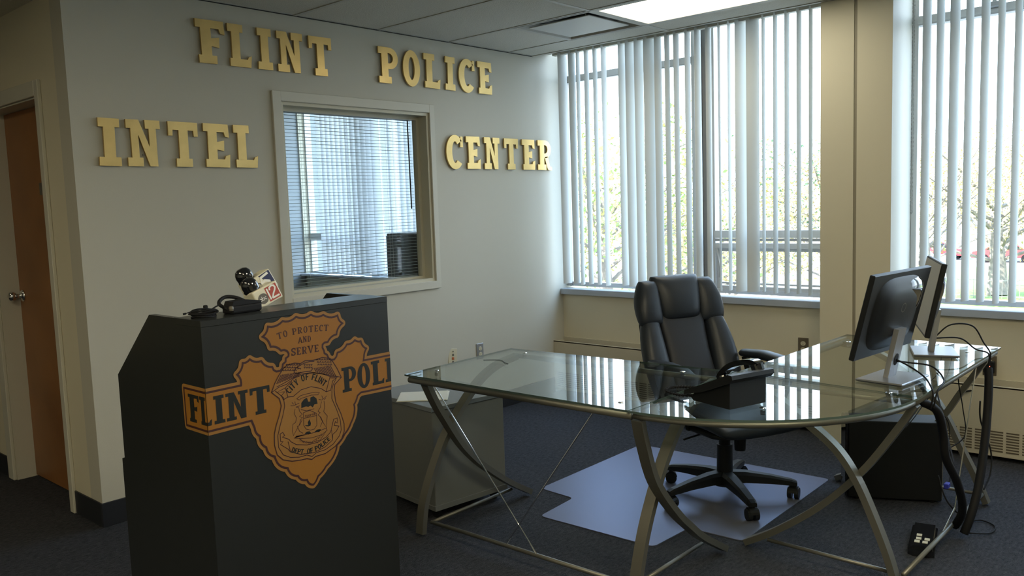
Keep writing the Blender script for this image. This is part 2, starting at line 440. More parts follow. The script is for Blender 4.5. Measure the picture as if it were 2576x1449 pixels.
    if ch == 'A':
        W = .62 + t * .6
        o = [(0, 0), (t * .85, 0), (W / 2, .78), (W - t * 1.1, 0), (W, 0), (W / 2 + t * .4, 1), (W / 2 - t * .4, 1)]
        g = [[o], [[(t, .26), (W - t, .26), (W - t * 1.2, .26 + s), (t * 1.2, .26 + s)]]]
        if e: g += [[[(-e, 0), (t + e * .6, 0), (t + e * .6, s * .8), (-e, s * .8)]], [[(W - t - e, 0), (W + e, 0), (W + e, s * .8), (W - t - e, s * .8)]]]
        return g, W
    if ch == 'V':
        W = .62 + t * .6
        g = [[[(0, 1), (t * 1.05, 1), (W / 2 + .02, .24), (W - t * .8, 1), (W, 1), (W / 2 + t * .3, 0), (W / 2 - t * .35, 0)]]]
        if e: g += [[[(-e, 1 - s * .8), (t + e, 1 - s * .8), (t + e, 1), (-e, 1)]], [[(W - t - e * .6, 1 - s * .8), (W + e, 1 - s * .8), (W + e, 1), (W - t - e * .6, 1)]]]
        return g, W
    if ch == 'Y':
        W = .5 + t * .6
        return [[[(W / 2 - t / 2, 0), (W / 2 + t / 2, 0), (W / 2 + t / 2, .42), (W, 1), (W - t, 1), (W / 2, .6), (t, 1), (0, 1), (W / 2 - t / 2, .42)]]], W
    if ch == 'S':
        W = .40 + t * .8; r = W / 2 - t * .4
        c = arc(W / 2, .745, r, .20, 25, 180, 10) + arc(W / 2, .745, r, .22, 190, 250, 4) + arc(W / 2, .255, r, .22, 70, 10, 4) + arc(W / 2, .255, r, .20, 0, -160, 10)
        g = [[ribbon2(c, t * .85)]]
        if e: g += [[[(W - .08, 1), (W - .0, 1), (W, .66), (W - .10, .68)]], [[(0, .32), (.1, .32), (.09, 0), (.01, 0)]]]
        return g, W
    if ch == 'U': return [[ribbon2([(t / 2, 1), (t / 2, .35)] + arc(.28, .3, .28 - t / 2, .26, 190, 350, 10) + [(.56 - t / 2, 1)], t)]], .56
    if ch == 'M': return [[ribbon2([(t / 2, 0), (t / 2, .9), (.35, .2), (.7 - t / 2, .9), (.7 - t / 2, 0)], t)]], .7
    if ch == 'B': return glyph('P', t, s, e)
    if ch == '.': return [[[(0, 0), (t, 0), (t, s), (0, s)]]], t
    return [], .34

def fill2(bm, groups, f, mi=0, split=None):
    """flat faces of glyph groups; f maps 2-D to 3-D"""
    for g in groups:
        allp = [p for c in g for p in c]
        vs = [bm.verts.new(f(p)) for p in allp]
        for tr in tessellate_polygon([[Vector((p[0], p[1], 0)) for p in c] for c in g]):
            try:
                fc = bm.faces.new([vs[i] for i in tr]); fc.material_index = mi
            except ValueError: pass

def solid2(bm, groups, f0, f1):
    for g in groups:
        A = []; B = []
        for c in g:
            A.append([bm.verts.new(f0(p)) for p in c]); B.append([bm.verts.new(f1(p)) for p in c])
        a = [v for c in A for v in c]; b = [v for c in B for v in c]
        for tr in tessellate_polygon([[Vector((p[0], p[1], 0)) for p in c] for c in g]):
            try: bm.faces.new([a[i] for i in tr]); bm.faces.new([b[i] for i in reversed(tr)])
            except ValueError: pass
        for ca, cb in zip(A, B):
            n = len(ca)
            for i in range(n): bm.faces.new([ca[i], ca[(i + 1) % n], cb[(i + 1) % n], cb[i]])

DECAL = r'''{"texts":[["TO PROTECT",[[0.235,1.124],[0.316,1.132],[0.415,1.126]],[0.235,1.145]],["AND",[[0.304,1.103],[0.327,1.103],[0.349,1.102]],[0.307,1.121]],["SERVE",[[0.278,1.069],[0.325,1.068],[0.375,1.067]],[0.278,1.091]],["POLI",[[0.457,0.922],[0.526,0.923],[0.687,0.925]],[0.459,1.002]],["FLINT_F",[[-0.096,0.917],[-0.065,0.917]],[[-0.097,0.996],[-0.036,0.996]]],["L",[[-0.035,0.917],[0.011,0.914]],[[-0.035,0.997],[-0.002,0.998]]],["I",[[0.021,0.915],[0.051,0.916]],[[0.021,0.995],[0.052,0.996]]],["N",[[0.059,0.916],[0.117,0.914]],[[0.06,0.997],[0.126,0.996]]],["T",[[0.146,0.917],[0.181,0.917]],[[0.131,0.992],[0.198,0.995]]],["CITY OF FLINT",[[0.264,0.955],[0.325,0.987],[0.386,0.955]],[0.259,0.975]],["DEPT. OF POLICE",[[0.256,0.78],[0.327,0.76],[0.4,0.784]],[0.261,0.797]],["CIRCUMSPICE",[[0.287,0.807],[0.329,0.79],[0.372,0.807]],[0.288,0.813]],["TUEBOR",[[0.311,0.875],[0.332,0.874],[0.351,0.875]],[0.311,0.882]]],"shield_outer":[[0.204,0.971],[0.228,0.949],[0.233,0.926],[0.224,0.898],[0.212,0.872],[0.204,0.847],[0.202,0.814],[0.209,0.783],[0.228,0.763],[0.258,0.751],[0.289,0.747],[0.31,0.746],[0.328,0.739],[0.342,0.745],[0.378,0.745],[0.415,0.758],[0.442,0.777],[0.454,0.799],[0.455,0.823],[0.445,0.858],[0.428,0.898],[0.425,0.924],[0.424,0.938],[0.428,0.955],[0.454,0.973],[0.44,1.003],[0.425,1.028],[0.406,1.042],[0.386,1.047],[0.364,1.044],[0.35,1.044],[0.324,1.047],[0.307,1.041],[0.287,1.046],[0.264,1.045],[0.247,1.036],[0.23,1.017],[0.215,0.996],[0.203,0.972]],"shield_inner":[[0.216,0.974],[0.242,0.949],[0.244,0.923],[0.236,0.896],[0.225,0.869],[0.215,0.84],[0.215,0.804],[0.229,0.778],[0.253,0.764],[0.284,0.757],[0.311,0.757],[0.329,0.748],[0.346,0.756],[0.379,0.757],[0.41,0.768],[0.435,0.789],[0.443,0.806],[0.441,0.84],[0.429,0.876],[0.414,0.912],[0.416,0.94],[0.422,0.956],[0.435,0.974],[0.409,0.979]],"strokes":[[[0.221,0.985],[0.246,0.992],[0.274,1.001],[0.307,1.009],[0.345,1.007],[0.378,0.999],[0.412,0.983],[0.403,0.961],[0.394,0.938],[0.375,0.952],[0.34,0.964],[0.304,0.961],[0.275,0.946],[0.257,0.948],[0.25,0.977],[0.274,0.993]],[[0.25,0.977],[0.22,0.969],[0.247,0.966],[0.235,0.956],[0.241,0.943],[0.257,0.948]],[[0.412,0.983],[0.439,0.976],[0.421,0.968],[0.411,0.939],[0.394,0.938]],[[0.203,0.972],[0.228,0.983],[0.255,0.987],[0.283,1.001],[0.321,1.007],[0.354,1.005],[0.402,0.99],[0.454,0.973]],[[0.223,0.82],[0.223,0.843],[0.232,0.846],[0.238,0.835],[0.23,0.832],[0.235,0.829],[0.252,0.82],[0.257,0.812],[0.276,0.798],[0.313,0.788],[0.353,0.787],[0.384,0.796],[0.402,0.808],[0.408,0.823],[0.416,0.846],[0.43,0.847],[0.429,0.831],[0.422,0.837],[0.417,0.826],[0.435,0.82],[0.424,0.806],[0.41,0.799],[0.407,0.781],[0.379,0.766],[0.338,0.758],[0.29,0.764],[0.254,0.781],[0.247,0.791],[0.222,0.811],[0.231,0.818],[0.223,0.82]],[[0.248,0.814],[0.251,0.8],[0.254,0.781]],[[0.406,0.814],[0.407,0.8],[0.407,0.781]],[[0.307,0.881],[0.306,0.851],[0.313,0.838],[0.328,0.831],[0.343,0.831],[0.353,0.841],[0.354,0.878],[0.331,0.892],[0.308,0.89],[0.307,0.881]],[[0.308,0.872],[0.355,0.871]],[[0.279,0.907],[0.275,0.894],[0.282,0.879],[0.278,0.866],[0.268,0.862],[0.265,0.842],[0.268,0.828],[0.28,0.843],[0.291,0.857],[0.297,0.871],[0.303,0.875],[0.293,0.881],[0.303,0.886],[0.294,0.897],[0.292,0.909],[0.282,0.912]],[[0.283,0.854],[0.29,0.836],[0.302,0.827]],[[0.291,0.854],[0.302,0.87]],[[0.384,0.911],[0.385,0.895],[0.381,0.877],[0.393,0.862],[0.39,0.844],[0.389,0.823],[0.376,0.845],[0.369,0.863],[0.359,0.872],[0.368,0.877],[0.36,0.883],[0.369,0.893],[0.375,0.911]],[[0.367,0.863],[0.374,0.848],[0.365,0.833]],[[0.264,0.92],[0.274,0.918],[0.285,0.92],[0.295,0.922]],[[0.27,0.929],[0.275,0.922]],[[0.28,0.93],[0.281,0.92]],[[0.284,0.913],[0.297,0.913]],[[0.365,0.92],[0.376,0.915],[0.387,0.92],[0.396,0.925]],[[0.377,0.929],[0.381,0.916]],[[0.392,0.919],[0.384,0.914]],[[0.278,0.824],[0.315,0.821],[0.35,0.82],[0.386,0.824],[0.39,0.817],[0.368,0.807],[0.33,0.806],[0.293,0.813],[0.27,0.819],[0.278,0.824]],[[0.288,0.814],[0.298,0.802],[0.329,0.791],[0.362,0.792],[0.385,0.814]],[[0.287,0.937],[0.302,0.944],[0.329,0.945],[0.356,0.944],[0.369,0.94],[0.363,0.934],[0.339,0.938],[0.318,0.936],[0.302,0.935],[0.296,0.931],[0.287,0.937]],[[0.299,0.901],[0.32,0.893],[0.347,0.894]]],"fills":[[[0.301,0.905],[0.302,0.921],[0.312,0.93],[0.323,0.933],[0.327,0.92],[0.334,0.919],[0.335,0.931],[0.347,0.933],[0.357,0.924],[0.36,0.907],[0.348,0.907],[0.342,0.899],[0.334,0.906],[0.326,0.904],[0.318,0.907],[0.307,0.906]],[[0.312,0.85],[0.322,0.848],[0.321,0.857],[0.327,0.865],[0.332,0.852],[0.33,0.845],[0.322,0.844],[0.311,0.848]],[[0.307,0.825],[0.316,0.829],[0.326,0.828],[0.331,0.82],[0.32,0.819]],[[0.342,0.822],[0.353,0.827],[0.364,0.826],[0.369,0.822],[0.358,0.818]]],"feathers":[[[0.239,1.019],[0.222,0.994]],[[0.245,1.019],[0.228,0.995]],[[0.25,1.018],[0.234,0.996]],[[0.256,1.018],[0.24,0.997]],[[0.261,1.018],[0.246,0.998]],[[0.266,1.018],[0.252,0.999]],[[0.272,1.017],[0.258,1.0]],[[0.277,1.017],[0.264,1.001]],[[0.283,1.017],[0.27,1.002]],[[0.289,1.016],[0.277,1.002]],[[0.294,1.016],[0.283,1.003]],[[0.3,1.016],[0.289,1.004]],[[0.305,1.016],[0.295,1.005]],[[0.355,1.019],[0.362,1.006]],[[0.361,1.019],[0.368,1.003]],[[0.366,1.019],[0.375,1.001]],[[0.371,1.019],[0.381,0.999]],[[0.376,1.019],[0.388,0.996]],[[0.382,1.018],[0.394,0.994]],[[0.387,1.018],[0.401,0.991]],[[0.392,1.018],[0.407,0.989]],[[0.398,1.018],[0.414,0.986]],[[0.403,1.018],[0.42,0.984]],[[0.408,1.018],[0.427,0.981]],[[0.414,1.018],[0.434,0.979]],[[0.257,1.044],[0.26,1.047],[0.263,1.043]],[[0.364,1.042],[0.368,1.045],[0.371,1.041]],[[0.265,1.042],[0.269,1.046],[0.272,1.041]],[[0.373,1.041],[0.377,1.044],[0.38,1.04]],[[0.274,1.041],[0.277,1.044],[0.281,1.04]],[[0.382,1.039],[0.386,1.042],[0.39,1.038]],[[0.282,1.04],[0.286,1.043],[0.289,1.038]],[[0.392,1.038],[0.395,1.041],[0.399,1.037]],[[0.291,1.038],[0.295,1.042],[0.298,1.037]],[[0.401,1.036],[0.405,1.039],[0.408,1.035]],[[0.3,1.037],[0.304,1.04],[0.307,1.035]],[[0.41,1.035],[0.414,1.038],[0.417,1.034]],[[0.249,1.037],[0.253,1.04],[0.256,1.036]],[[0.366,1.034],[0.37,1.037],[0.373,1.033]],[[0.258,1.035],[0.262,1.039],[0.265,1.034]],[[0.375,1.033],[0.379,1.036],[0.382,1.032]],[[0.266,1.034],[0.27,1.037],[0.273,1.033]],[[0.384,1.031],[0.388,1.034],[0.391,1.03]],[[0.275,1.032],[0.279,1.036],[0.282,1.031]],[[0.393,1.03],[0.397,1.033],[0.401,1.029]],[[0.284,1.031],[0.287,1.034],[0.291,1.03]],[[0.403,1.028],[0.407,1.031],[0.41,1.027]],[[0.292,1.029],[0.296,1.033],[0.299,1.028]],[[0.412,1.027],[0.416,1.03],[0.419,1.025]],[[0.242,1.03],[0.246,1.033],[0.249,1.028]],[[0.368,1.026],[0.372,1.029],[0.375,1.025]],[[0.251,1.028],[0.254,1.032],[0.257,1.027]],[[0.377,1.025],[0.381,1.028],[0.384,1.023]],[[0.259,1.027],[0.263,1.03],[0.266,1.026]],[[0.386,1.023],[0.39,1.026],[0.393,1.022]],[[0.268,1.025],[0.271,1.029],[0.274,1.024]],[[0.395,1.022],[0.399,1.025],[0.403,1.02]],[[0.276,1.024],[0.28,1.027],[0.283,1.023]],[[0.405,1.02],[0.409,1.023],[0.412,1.019]],[[0.285,1.022],[0.289,1.026],[0.292,1.021]],[[0.414,1.018],[0.418,1.022],[0.421,1.017]],[[0.283,1.021],[0.288,1.029],[0.3,1.034],[0.319,1.04],[0.34,1.042],[0.357,1.04]],[[0.283,1.021],[0.285,1.016],[0.298,1.013],[0.317,1.014],[0.331,1.013],[0.343,1.012],[0.351,1.02]],[[0.295,1.027],[0.304,1.027],[0.308,1.024]],[[0.318,1.036],[0.324,1.036],[0.321,1.032]],[[0.327,1.034],[0.332,1.034],[0.329,1.031]],[[0.335,1.033],[0.341,1.033],[0.337,1.029]],[[0.343,1.031],[0.349,1.032],[0.345,1.028]],[[0.318,1.028],[0.324,1.028],[0.32,1.024]],[[0.326,1.026],[0.332,1.026],[0.328,1.023]],[[0.334,1.025],[0.34,1.025],[0.336,1.021]],[[0.342,1.023],[0.348,1.023],[0.345,1.02]]],"path":[[-0.12,1.01],[0.0,1.0095],[0.1075,1.011],[0.1083,1.0184],[0.1078,1.0254],[0.1059,1.032],[0.1026,1.0382],[0.098,1.044],[0.1043,1.0484],[0.1093,1.0536],[0.1131,1.0596],[0.1157,1.0664],[0.117,1.074],[0.1222,1.0735],[0.1271,1.0739],[0.1317,1.0753],[0.136,1.0777],[0.14,1.081],[0.1463,1.0758],[0.153,1.0721],[0.1602,1.0699],[0.1679,1.0692],[0.176,1.07],[0.1811,1.0625],[0.1871,1.0564],[0.1941,1.0518],[0.2021,1.0487],[0.211,1.047],[0.215,1.037],[0.224,1.031],[0.237,1.031],[0.245,1.038],[0.247,1.049],[0.257,1.055],[0.258,1.065],[0.268,1.07],[0.269,1.078],[0.264,1.086],[0.254,1.091],[0.244,1.09],[0.2386,1.0962],[0.2325,1.101],[0.2257,1.1044],[0.2182,1.1064],[0.21,1.107],[0.2079,1.1156],[0.2045,1.1232],[0.1997,1.1298],[0.1935,1.1354],[0.186,1.14],[0.192,1.1438],[0.197,1.1484],[0.2008,1.1538],[0.2034,1.16],[0.205,1.167],[0.2158,1.1648],[0.2262,1.1648],[0.2362,1.1668],[0.2458,1.1708],[0.255,1.177],[0.265,1.1745],[0.2747,1.1739],[0.2841,1.1753],[0.2932,1.1787],[0.302,1.184],[0.3126,1.1796],[0.3232,1.1774],[0.3338,1.1774],[0.3444,1.1796],[0.355,1.184],[0.3635,1.1791],[0.3723,1.176],[0.3813,1.1748],[0.3905,1.1755],[0.4,1.178],[0.4099,1.172],[0.4202,1.1682],[0.4308,1.1666],[0.4417,1.1672],[0.453,1.17],[0.4542,1.1632],[0.4564,1.1571],[0.4598,1.1517],[0.4644,1.147],[0.47,1.143],[0.4623,1.1387],[0.456,1.1333],[0.451,1.1269],[0.4473,1.1195],[0.445,1.111],[0.4366,1.11],[0.429,1.1076],[0.4222,1.1038],[0.4162,1.0986],[0.411,1.092],[0.399,1.092],[0.391,1.087],[0.39,1.077],[0.395,1.067],[0.396,1.059],[0.406,1.052],[0.41,1.041],[0.421,1.034],[0.432,1.034],[0.44,1.041],[0.445,1.053],[0.4542,1.0543],[0.4626,1.057],[0.4702,1.0612],[0.477,1.0669],[0.483,1.074],[0.4901,1.0733],[0.4968,1.0739],[0.5032,1.0757],[0.5093,1.0787],[0.515,1.083],[0.5191,1.0798],[0.5234,1.0776],[0.528,1.0762],[0.5329,1.0756],[0.538,1.076],[0.5401,1.069],[0.5433,1.0628],[0.5475,1.0574],[0.5527,1.0528],[0.559,1.049],[0.5543,1.0432],[0.5508,1.0371],[0.5486,1.0305],[0.5477,1.0234],[0.545,1.012],[0.9,1.012],[0.9,0.902],[0.528,0.91],[0.514,0.902],[0.513,0.9],[0.5105,0.8932],[0.5072,0.887],[0.503,0.8812],[0.498,0.876],[0.4993,0.8711],[0.4999,0.8661],[0.4998,0.8611],[0.499,0.856],[0.4968,0.8464],[0.4935,0.8374],[0.4888,0.8289],[0.483,0.821],[0.4777,0.8115],[0.4712,0.803],[0.4637,0.7955],[0.455,0.789],[0.4485,0.7803],[0.441,0.7728],[0.4325,0.7663],[0.423,0.761],[0.4221,0.7543],[0.4202,0.7479],[0.4176,0.7418],[0.414,0.736],[0.4067,0.7261],[0.3982,0.7175],[0.3887,0.7101],[0.378,0.704],[0.3715,0.6966],[0.3641,0.6903],[0.356,0.6851],[0.347,0.681],[0.3437,0.6746],[0.3395,0.6687],[0.3347,0.6636],[0.329,0.659],[0.3235,0.6605],[0.3187,0.6629],[0.3146,0.666],[0.3113,0.6699],[0.3088,0.6745],[0.307,0.68],[0.3,0.6807],[0.2937,0.6826],[0.2881,0.6855],[0.2833,0.6896],[0.2793,0.6947],[0.276,0.701],[0.2674,0.7035],[0.26,0.7072],[0.2537,0.7121],[0.2486,0.7182],[0.2447,0.7255],[0.242,0.734],[0.2311,0.738],[0.2218,0.7435],[0.2141,0.7504],[0.2081,0.7588],[0.2037,0.7687],[0.201,0.78],[0.1936,0.7834],[0.1875,0.7876],[0.1826,0.7928],[0.1788,0.799],[0.1763,0.806],[0.175,0.814],[0.1686,0.8187],[0.1636,0.8241],[0.1599,0.8301],[0.1576,0.8368],[0.1566,0.8441],[0.157,0.852],[0.1514,0.8565],[0.147,0.8615],[0.1439,0.8671],[0.142,0.8732],[0.1414,0.8798],[0.133,0.903],[0.0,0.901],[-0.118,0.902]]}'''

# ================================================================== THE ROOM
H = 2.613          # suspended ceiling
XE = -0.29         # edge of the suspended ceiling before the window pocket
XL = -3.656        # left end of the sign wall
XB, YB = -8.2, -7.2

bm = NB(); box(bm, XB - .2, 0.3, YB - .2, 5.2, -0.12, 0.0); link('floor', bm, M['carpet'], kind='structure')

# suspended ceiling: tiles between tee bars
ceil = struct('ceiling')
xl = [XB] + [-2.394 + .61 * k for k in range(-9, 4)] + [XE]
yl = [YB] + [-1.18 - 1.22 * k for k in range(4, -1, -1)] + [0.0]
bm = NB()
LAMPS = [('bright fluorescent ceiling troffer with a milky lens beside the air diffuser', -.869, -1.79), ('fluorescent ceiling troffer over the desk end by the second window', -.869, -4.23),  # first troffer is in view; the others are unseen, added as fill light
         ('fluorescent ceiling troffer in the middle of the room', -3.309, -4.23), ('fluorescent ceiling troffer on the side away from the windows', -5.749, -4.23),
         ('fluorescent ceiling troffer left of the lectern, near the hallway', -5.749, -1.79)]
for i in range(len(xl) - 1):
    for j in range(len(yl) - 1):
        x0, x1, y0, y1 = xl[i], xl[i + 1], yl[j], yl[j + 1]
        if x1 - x0 < .05: continue
        col = abs(x0 + 1.174) < .02
        if any(abs((x0 + x1) / 2 - q[1]) < .05 and abs((y0 + y1) / 2 - q[2]) < .05 for q in LAMPS): continue      # a troffer fills this bay
        if col and y1 == 0.0:                                     # diffuser takes half of this bay
            box(bm, x0 + .004, x1 - .004, -.575 + .004, y1, H, H + .018); continue
        box(bm, x0 + .004, x1 - .004, y0 + .004, y1 - .004, H, H + .018)
link('ceiling_tile', bm, M['tile'], ceil)
bm = NB()
for x in xl[1:-1]: box(bm, x - .012, x + .012, YB, 0, H - .004, H + .004)
for y in yl[1:-1]: box(bm, XB, XE, y - .012, y + .012, H - .0035, H + .0035)
box(bm, -1.174, -.564, -.587, -.563, H - .0035, H + .0035)
box(bm, XE - .02, XE, YB, 0, H - .005, H + .10); box(bm, XB, XE, -.02, -.0005, H - .002, H + .004)
link('ceiling_grid', bm, M['tbar'], ceil)
bm = NB(); box(bm, XB - .2, 0.32, YB - .2, 5.2, 2.95, 3.05); link('roof_slab', bm, M['cream'], ceil)
bm = NB(); box(bm, XE, -.088, YB, 0.0, 2.645, 2.66); box(bm, -.10, -.088, YB, 0.0, 2.66, 2.90); link('blind_pocket', bm, M['tbar'], ceil)
# dark joint where the tiles meet the sign wall
bm = NB(); box(bm, XL, XE, -.006, -.0005, H - .006, H - .001); link('ceiling_joint', bm, M['gap'], ceil)
bm = NB(); box(bm, XB, XL + .0, 0.0, 5.0, 2.56, 2.58); box(bm, XL, 0.14, 0.14, 5.0, 2.70, 2.72); link('back_ceiling', bm, M['tile'], ceil)

# sign wall with the opening of the interior window
OX0, OX1, OZ0, OZ1 = -2.526, -1.390, 1.004, 2.127
wb = struct('wall_back')
bm = NB()
box(bm, XL, OX0, 0, .13, 0, 2.95); box(bm, OX1, 0.14, 0, .13, 0, 2.95)
box(bm, OX0, OX1, 0, .13, 0, OZ0); box(bm, OX0, OX1, 0, .13, OZ1, 2.95)
link('wall_surface', bm, M['paint'], wb)
wl_ = struct('wall_left')
bm = NB()
DY0, DY1, DZ = 0.37, 1.20, 2.11       # door opening
box(bm, XL, XL + .12, .13, DY0, 0, 2.95); box(bm, XL, XL + .12, DY1, 5.0, 0, 2.95); box(bm, XL, XL + .12, DY0, DY1, DZ, 2.95)
link('wall_surface', bm, M['cream'], wl_)
bm = NB(); box(bm, XB - .2, XB, YB - .2, 5.2, 0, 2.95); box(bm, XB, XL, 5.0, 5.2, 0, 2.95)
link('wall_far_left', bm, M['cream'], kind='structure')
bm = NB(); box(bm, XB, 0.3, YB - .2, YB, 0, 2.95); link('wall_front', bm, M['cream'], kind='structure')
bm = NB(); box(bm, XL + .12, 0.3, 3.55, 3.68, 0, 2.95); box(bm, XL + .12, .3, 4.9, 5.2, 0, 2.95); link('wall_office', bm, M['officewall'], kind='structure')

# window wall: spandrels below the sills, heads above, the column between
HS = 0.80
bm = NB()
box(bm, 0, .16, -2.21, 0, 0, HS); box(bm, 0, .16, YB, -2.58, 0, HS)
box(bm, .06, .16, YB, 0, 2.86, 2.95); box(bm, 0, .16, .13, 3.55, 0, HS + .02); box(bm, .02, .16, .13, 3.55, 2.66, 2.95); box(bm, 0, .16, 3.53, 5.2, 0, 2.95)
link('wall_right', bm, M['cream'], kind='structure')
wc = struct('wall_column')
bm = NB()
box(bm, XE, .20, -2.388, -2.196, 0, 2.92); box(bm, XE, .20, -2.597, -2.406, 0, 2.92); box(bm, XE + .01, .20, -2.407, -2.387, 0, 2.92)
link('column_surface', bm, M['cream'], wc)
bm = NB(); box(bm, XE + .004, XE + .012, -2.4055, -2.3885, 0, 2.70); link('column_joint', bm, M['joint'], wc)
bm = NB(); box(bm, XE - .012, XE, -2.415, -2.365, 2.592, 2.602, bev=.002); link('joint_clip', bm, M['trim'], wc)
bm = NB(); box(bm, XE, 0.069, -2.5985, -2.597, HS, 2.64); link('column_reveal', bm, M['paint'], wc)

# cove base
def base(name, L):
    bm = NB()
    for (x0, x1, y0, y1) in L: box(bm, x0, x1, y0, y1, 0, .12, bev=.002)
    link(name, bm, M['cove'], kind='structure')
base('baseboard_back', [(XL - .008, -.141, -.009, 0)])
base('baseboard_left', [(XL - .009, XL, -.001, .318), (XL - .009, XL, 1.288, 5.0)])

# ---- windows
def winrect(bm, x, y0, y1, z0, z1, w, d):
    """a frame of bars around (y0..y1, z0..z1)"""
    box(bm, x, x + d, y0, y0 + w, z0, z1); box(bm, x, x + d, y1 - w, y1, z0, z1)
    box(bm, x, x + d, y0 + w, y1 - w, z0, z0 + w); box(bm, x, x + d, y0 + w, y1 - w, z1 - w, z1)

def pane(bm, x, y0, y1, z0, z1):
    bm.faces.new([bm.verts.new(p) for p in ((x, y0, z0), (x, y1, z0), (x, y1, z1), (x, y0, z1))])

def handle_arm(par, y, z):
    bm = NB(); tube(bm, spline([(.05, y, z), (.03, y - .02, z - .05), (.02, y - .035, z - .12), (.03, y - .03, z - .2)], 4), .006, 8)
    link('stay_arm', bm, M['aludark'], par)

w1 = struct('window_1')
bm = NB()
winrect(bm, .07, -1.175, -.0, .835, 2.87, .035, .06)
box(bm, .065, .125, -1.14, -.035, 2.442, 2.49)
winrect(bm, .07, -2.19, -1.285, .835, 2.87, .03, .06)
box(bm, .055, .12, -2.16, -1.315, 1.222, 1.272); box(bm, .062, .115, -2.16, -1.315, 1.150, 1.185)
winrect(bm, .085, -2.155, -1.32, .865, 1.150, .022, .03)
box(bm, .09, .115, -2.15, -1.33, .90, .912)
link('frame', bm, M['alu'], w1)
bm = NB(); box(bm, .05, .14, -1.285, -1.26, .835, 2.87, bev=.004); box(bm, .045, .12, -1.222, -1.175, .835, 2.87, bev=.004); box(bm, .08, .12, -1.27, -1.21, .835, 2.87); box(bm, .06, .075, -.047, -.03, .835, 2.62); box(bm, .052, .056, -2.15, -1.32, 1.2, 1.218)
box(bm, .052, .056, -1.14, -.04, 2.436, 2.442)
link('mullion', bm, M['aludark'], w1)
bm = NB(); pane(bm, .10, -1.14, -.035, .87, 2.442); pane(bm, .10, -1.14, -.035, 2.49, 2.84); pane(bm, .10, -2.16, -1.315, 1.272, 2.84); pane(bm, .10, -2.133, -1.342, .887, 1.13)
link('pane', bm, M['glass'], w1)
handle_arm(w1, -1.335, 1.15)
bm = NB(); box(bm, -.030, .075, -2.195, 0, HS, HS + .022, bev=.003); box(bm, -.032, -.022, -2.195, 0, HS - .022, HS + .018)
link('sill', bm, M['sillmetal'], w1)

w2 = struct('window_2')
bm = NB()
winrect(bm, .07, -4.0, -2.60, .835, 2.87, .03, .06); winrect(bm, .07, -6.9, -4.08, .835, 2.87, .03, .06)
box(bm, .06, .125, -3.97, -2.63, 2.453, 2.505); box(bm, .05, .06, -3.97, -2.63, 2.462, 2.48)
link('frame', bm, M['alu'], w2)
bm = NB(); box(bm, .045, .14, -4.08, -4.0, .835, 2.66, bev=.004); box(bm, .02, .055, -3.06, -2.99, 2.485, 2.515, bev=.006); box(bm, .03, .05, -3.035, -3.015, 2.51, 2.56, bev=.004)
link('latch', bm, M['aludark'], w2)
bm = NB(); pane(bm, .10, -3.97, -2.63, .865, 2.453); pane(bm, .10, -3.97, -2.63, 2.505, 2.84); pane(bm, .10, -6.87, -4.11, .865, 2.84)
link('pane', bm, M['glass'], w2)
bm = NB(); box(bm, -.030, .075, -7.19, -2.599, HS, HS + .022, bev=.003); box(bm, -.032, -.022, -7.19, -2.599, HS - .022, HS + .018)
link('sill', bm, M['sillmetal'], w2)

w3 = struct('window_3')
bm = NB(); winrect(bm, .07, .15, 2.33, .835, 2.66, .03, .06); winrect(bm, .07, 2.45, 3.53, .835, 2.66, .02, .06); box(bm, .06, .12, 2.47, 3.51, 1.20, 1.27)
link('frame', bm, M['alu'], w3)
bm = NB(); box(bm, .03, .14, 2.33, 2.45, .835, 2.66); link('mullion', bm, M['aludark'], w3)
bm = NB(); pane(bm, .10, .18, 2.30, .865, 2.63); pane(bm, .10, 2.47, 3.51, .865, 2.63); link('pane', bm, M['glass'], w3)
bm = NB(); box(bm, -.06, .075, .135, 3.545, .82, .842, bev=.003); link('sill', bm, M['sillmetal'], w3)

# interior window: flat casing on the wall, deep jamb, glass
w4 = struct('window_4')
bm = NB()
cx0, cx1, cz0, cz1 = -2.580, -1.3485, .955, 2.180
box(bm, cx0, OX0 + .002, -.016, 0, cz0, cz1, bev=.002); box(bm, OX1 - .002, cx1, -.016, 0, cz0, cz1, bev=.002)
box(bm, OX0, OX1, -.016, 0, OZ1 - .002, cz1, bev=.002); box(bm, OX0, OX1, -.018, 0, cz0, OZ0 + .002, bev=.002)
link('casing', bm, M['trim'], w4)
bm = NB()
j = .022
box(bm, OX0, OX0 + j, 0.0, .13, OZ0 + j, OZ1 - j); box(bm, OX1 - j, OX1, 0.0, .13, OZ0 + j, OZ1 - j)
box(bm, OX0, OX1, 0.0, .13, OZ1 - j, OZ1); box(bm, OX0, OX1, 0.0, .13, OZ0, OZ0 + j)
s = .045
box(bm, OX0 + j, OX0 + s, .075, .118, OZ0 + j, OZ1 - j); box(bm, OX1 - s, OX1 - j, .075, .118, OZ0 + j, OZ1 - j)
box(bm, OX0 + s, OX1 - s, .075, .118, OZ1 - s, OZ1 - j); box(bm, OX0 + s, OX1 - s, .075, .118, OZ0 + j, OZ0 + s - .01)
link('frame', bm, M['frame_inner'], w4)
bm = NB(); box(bm, OX0 + s - .005, OX1 - s + .005, .098, .104, OZ0 + s - .015, OZ1 - s + .005); link('pane', bm, M['glass'], w4)

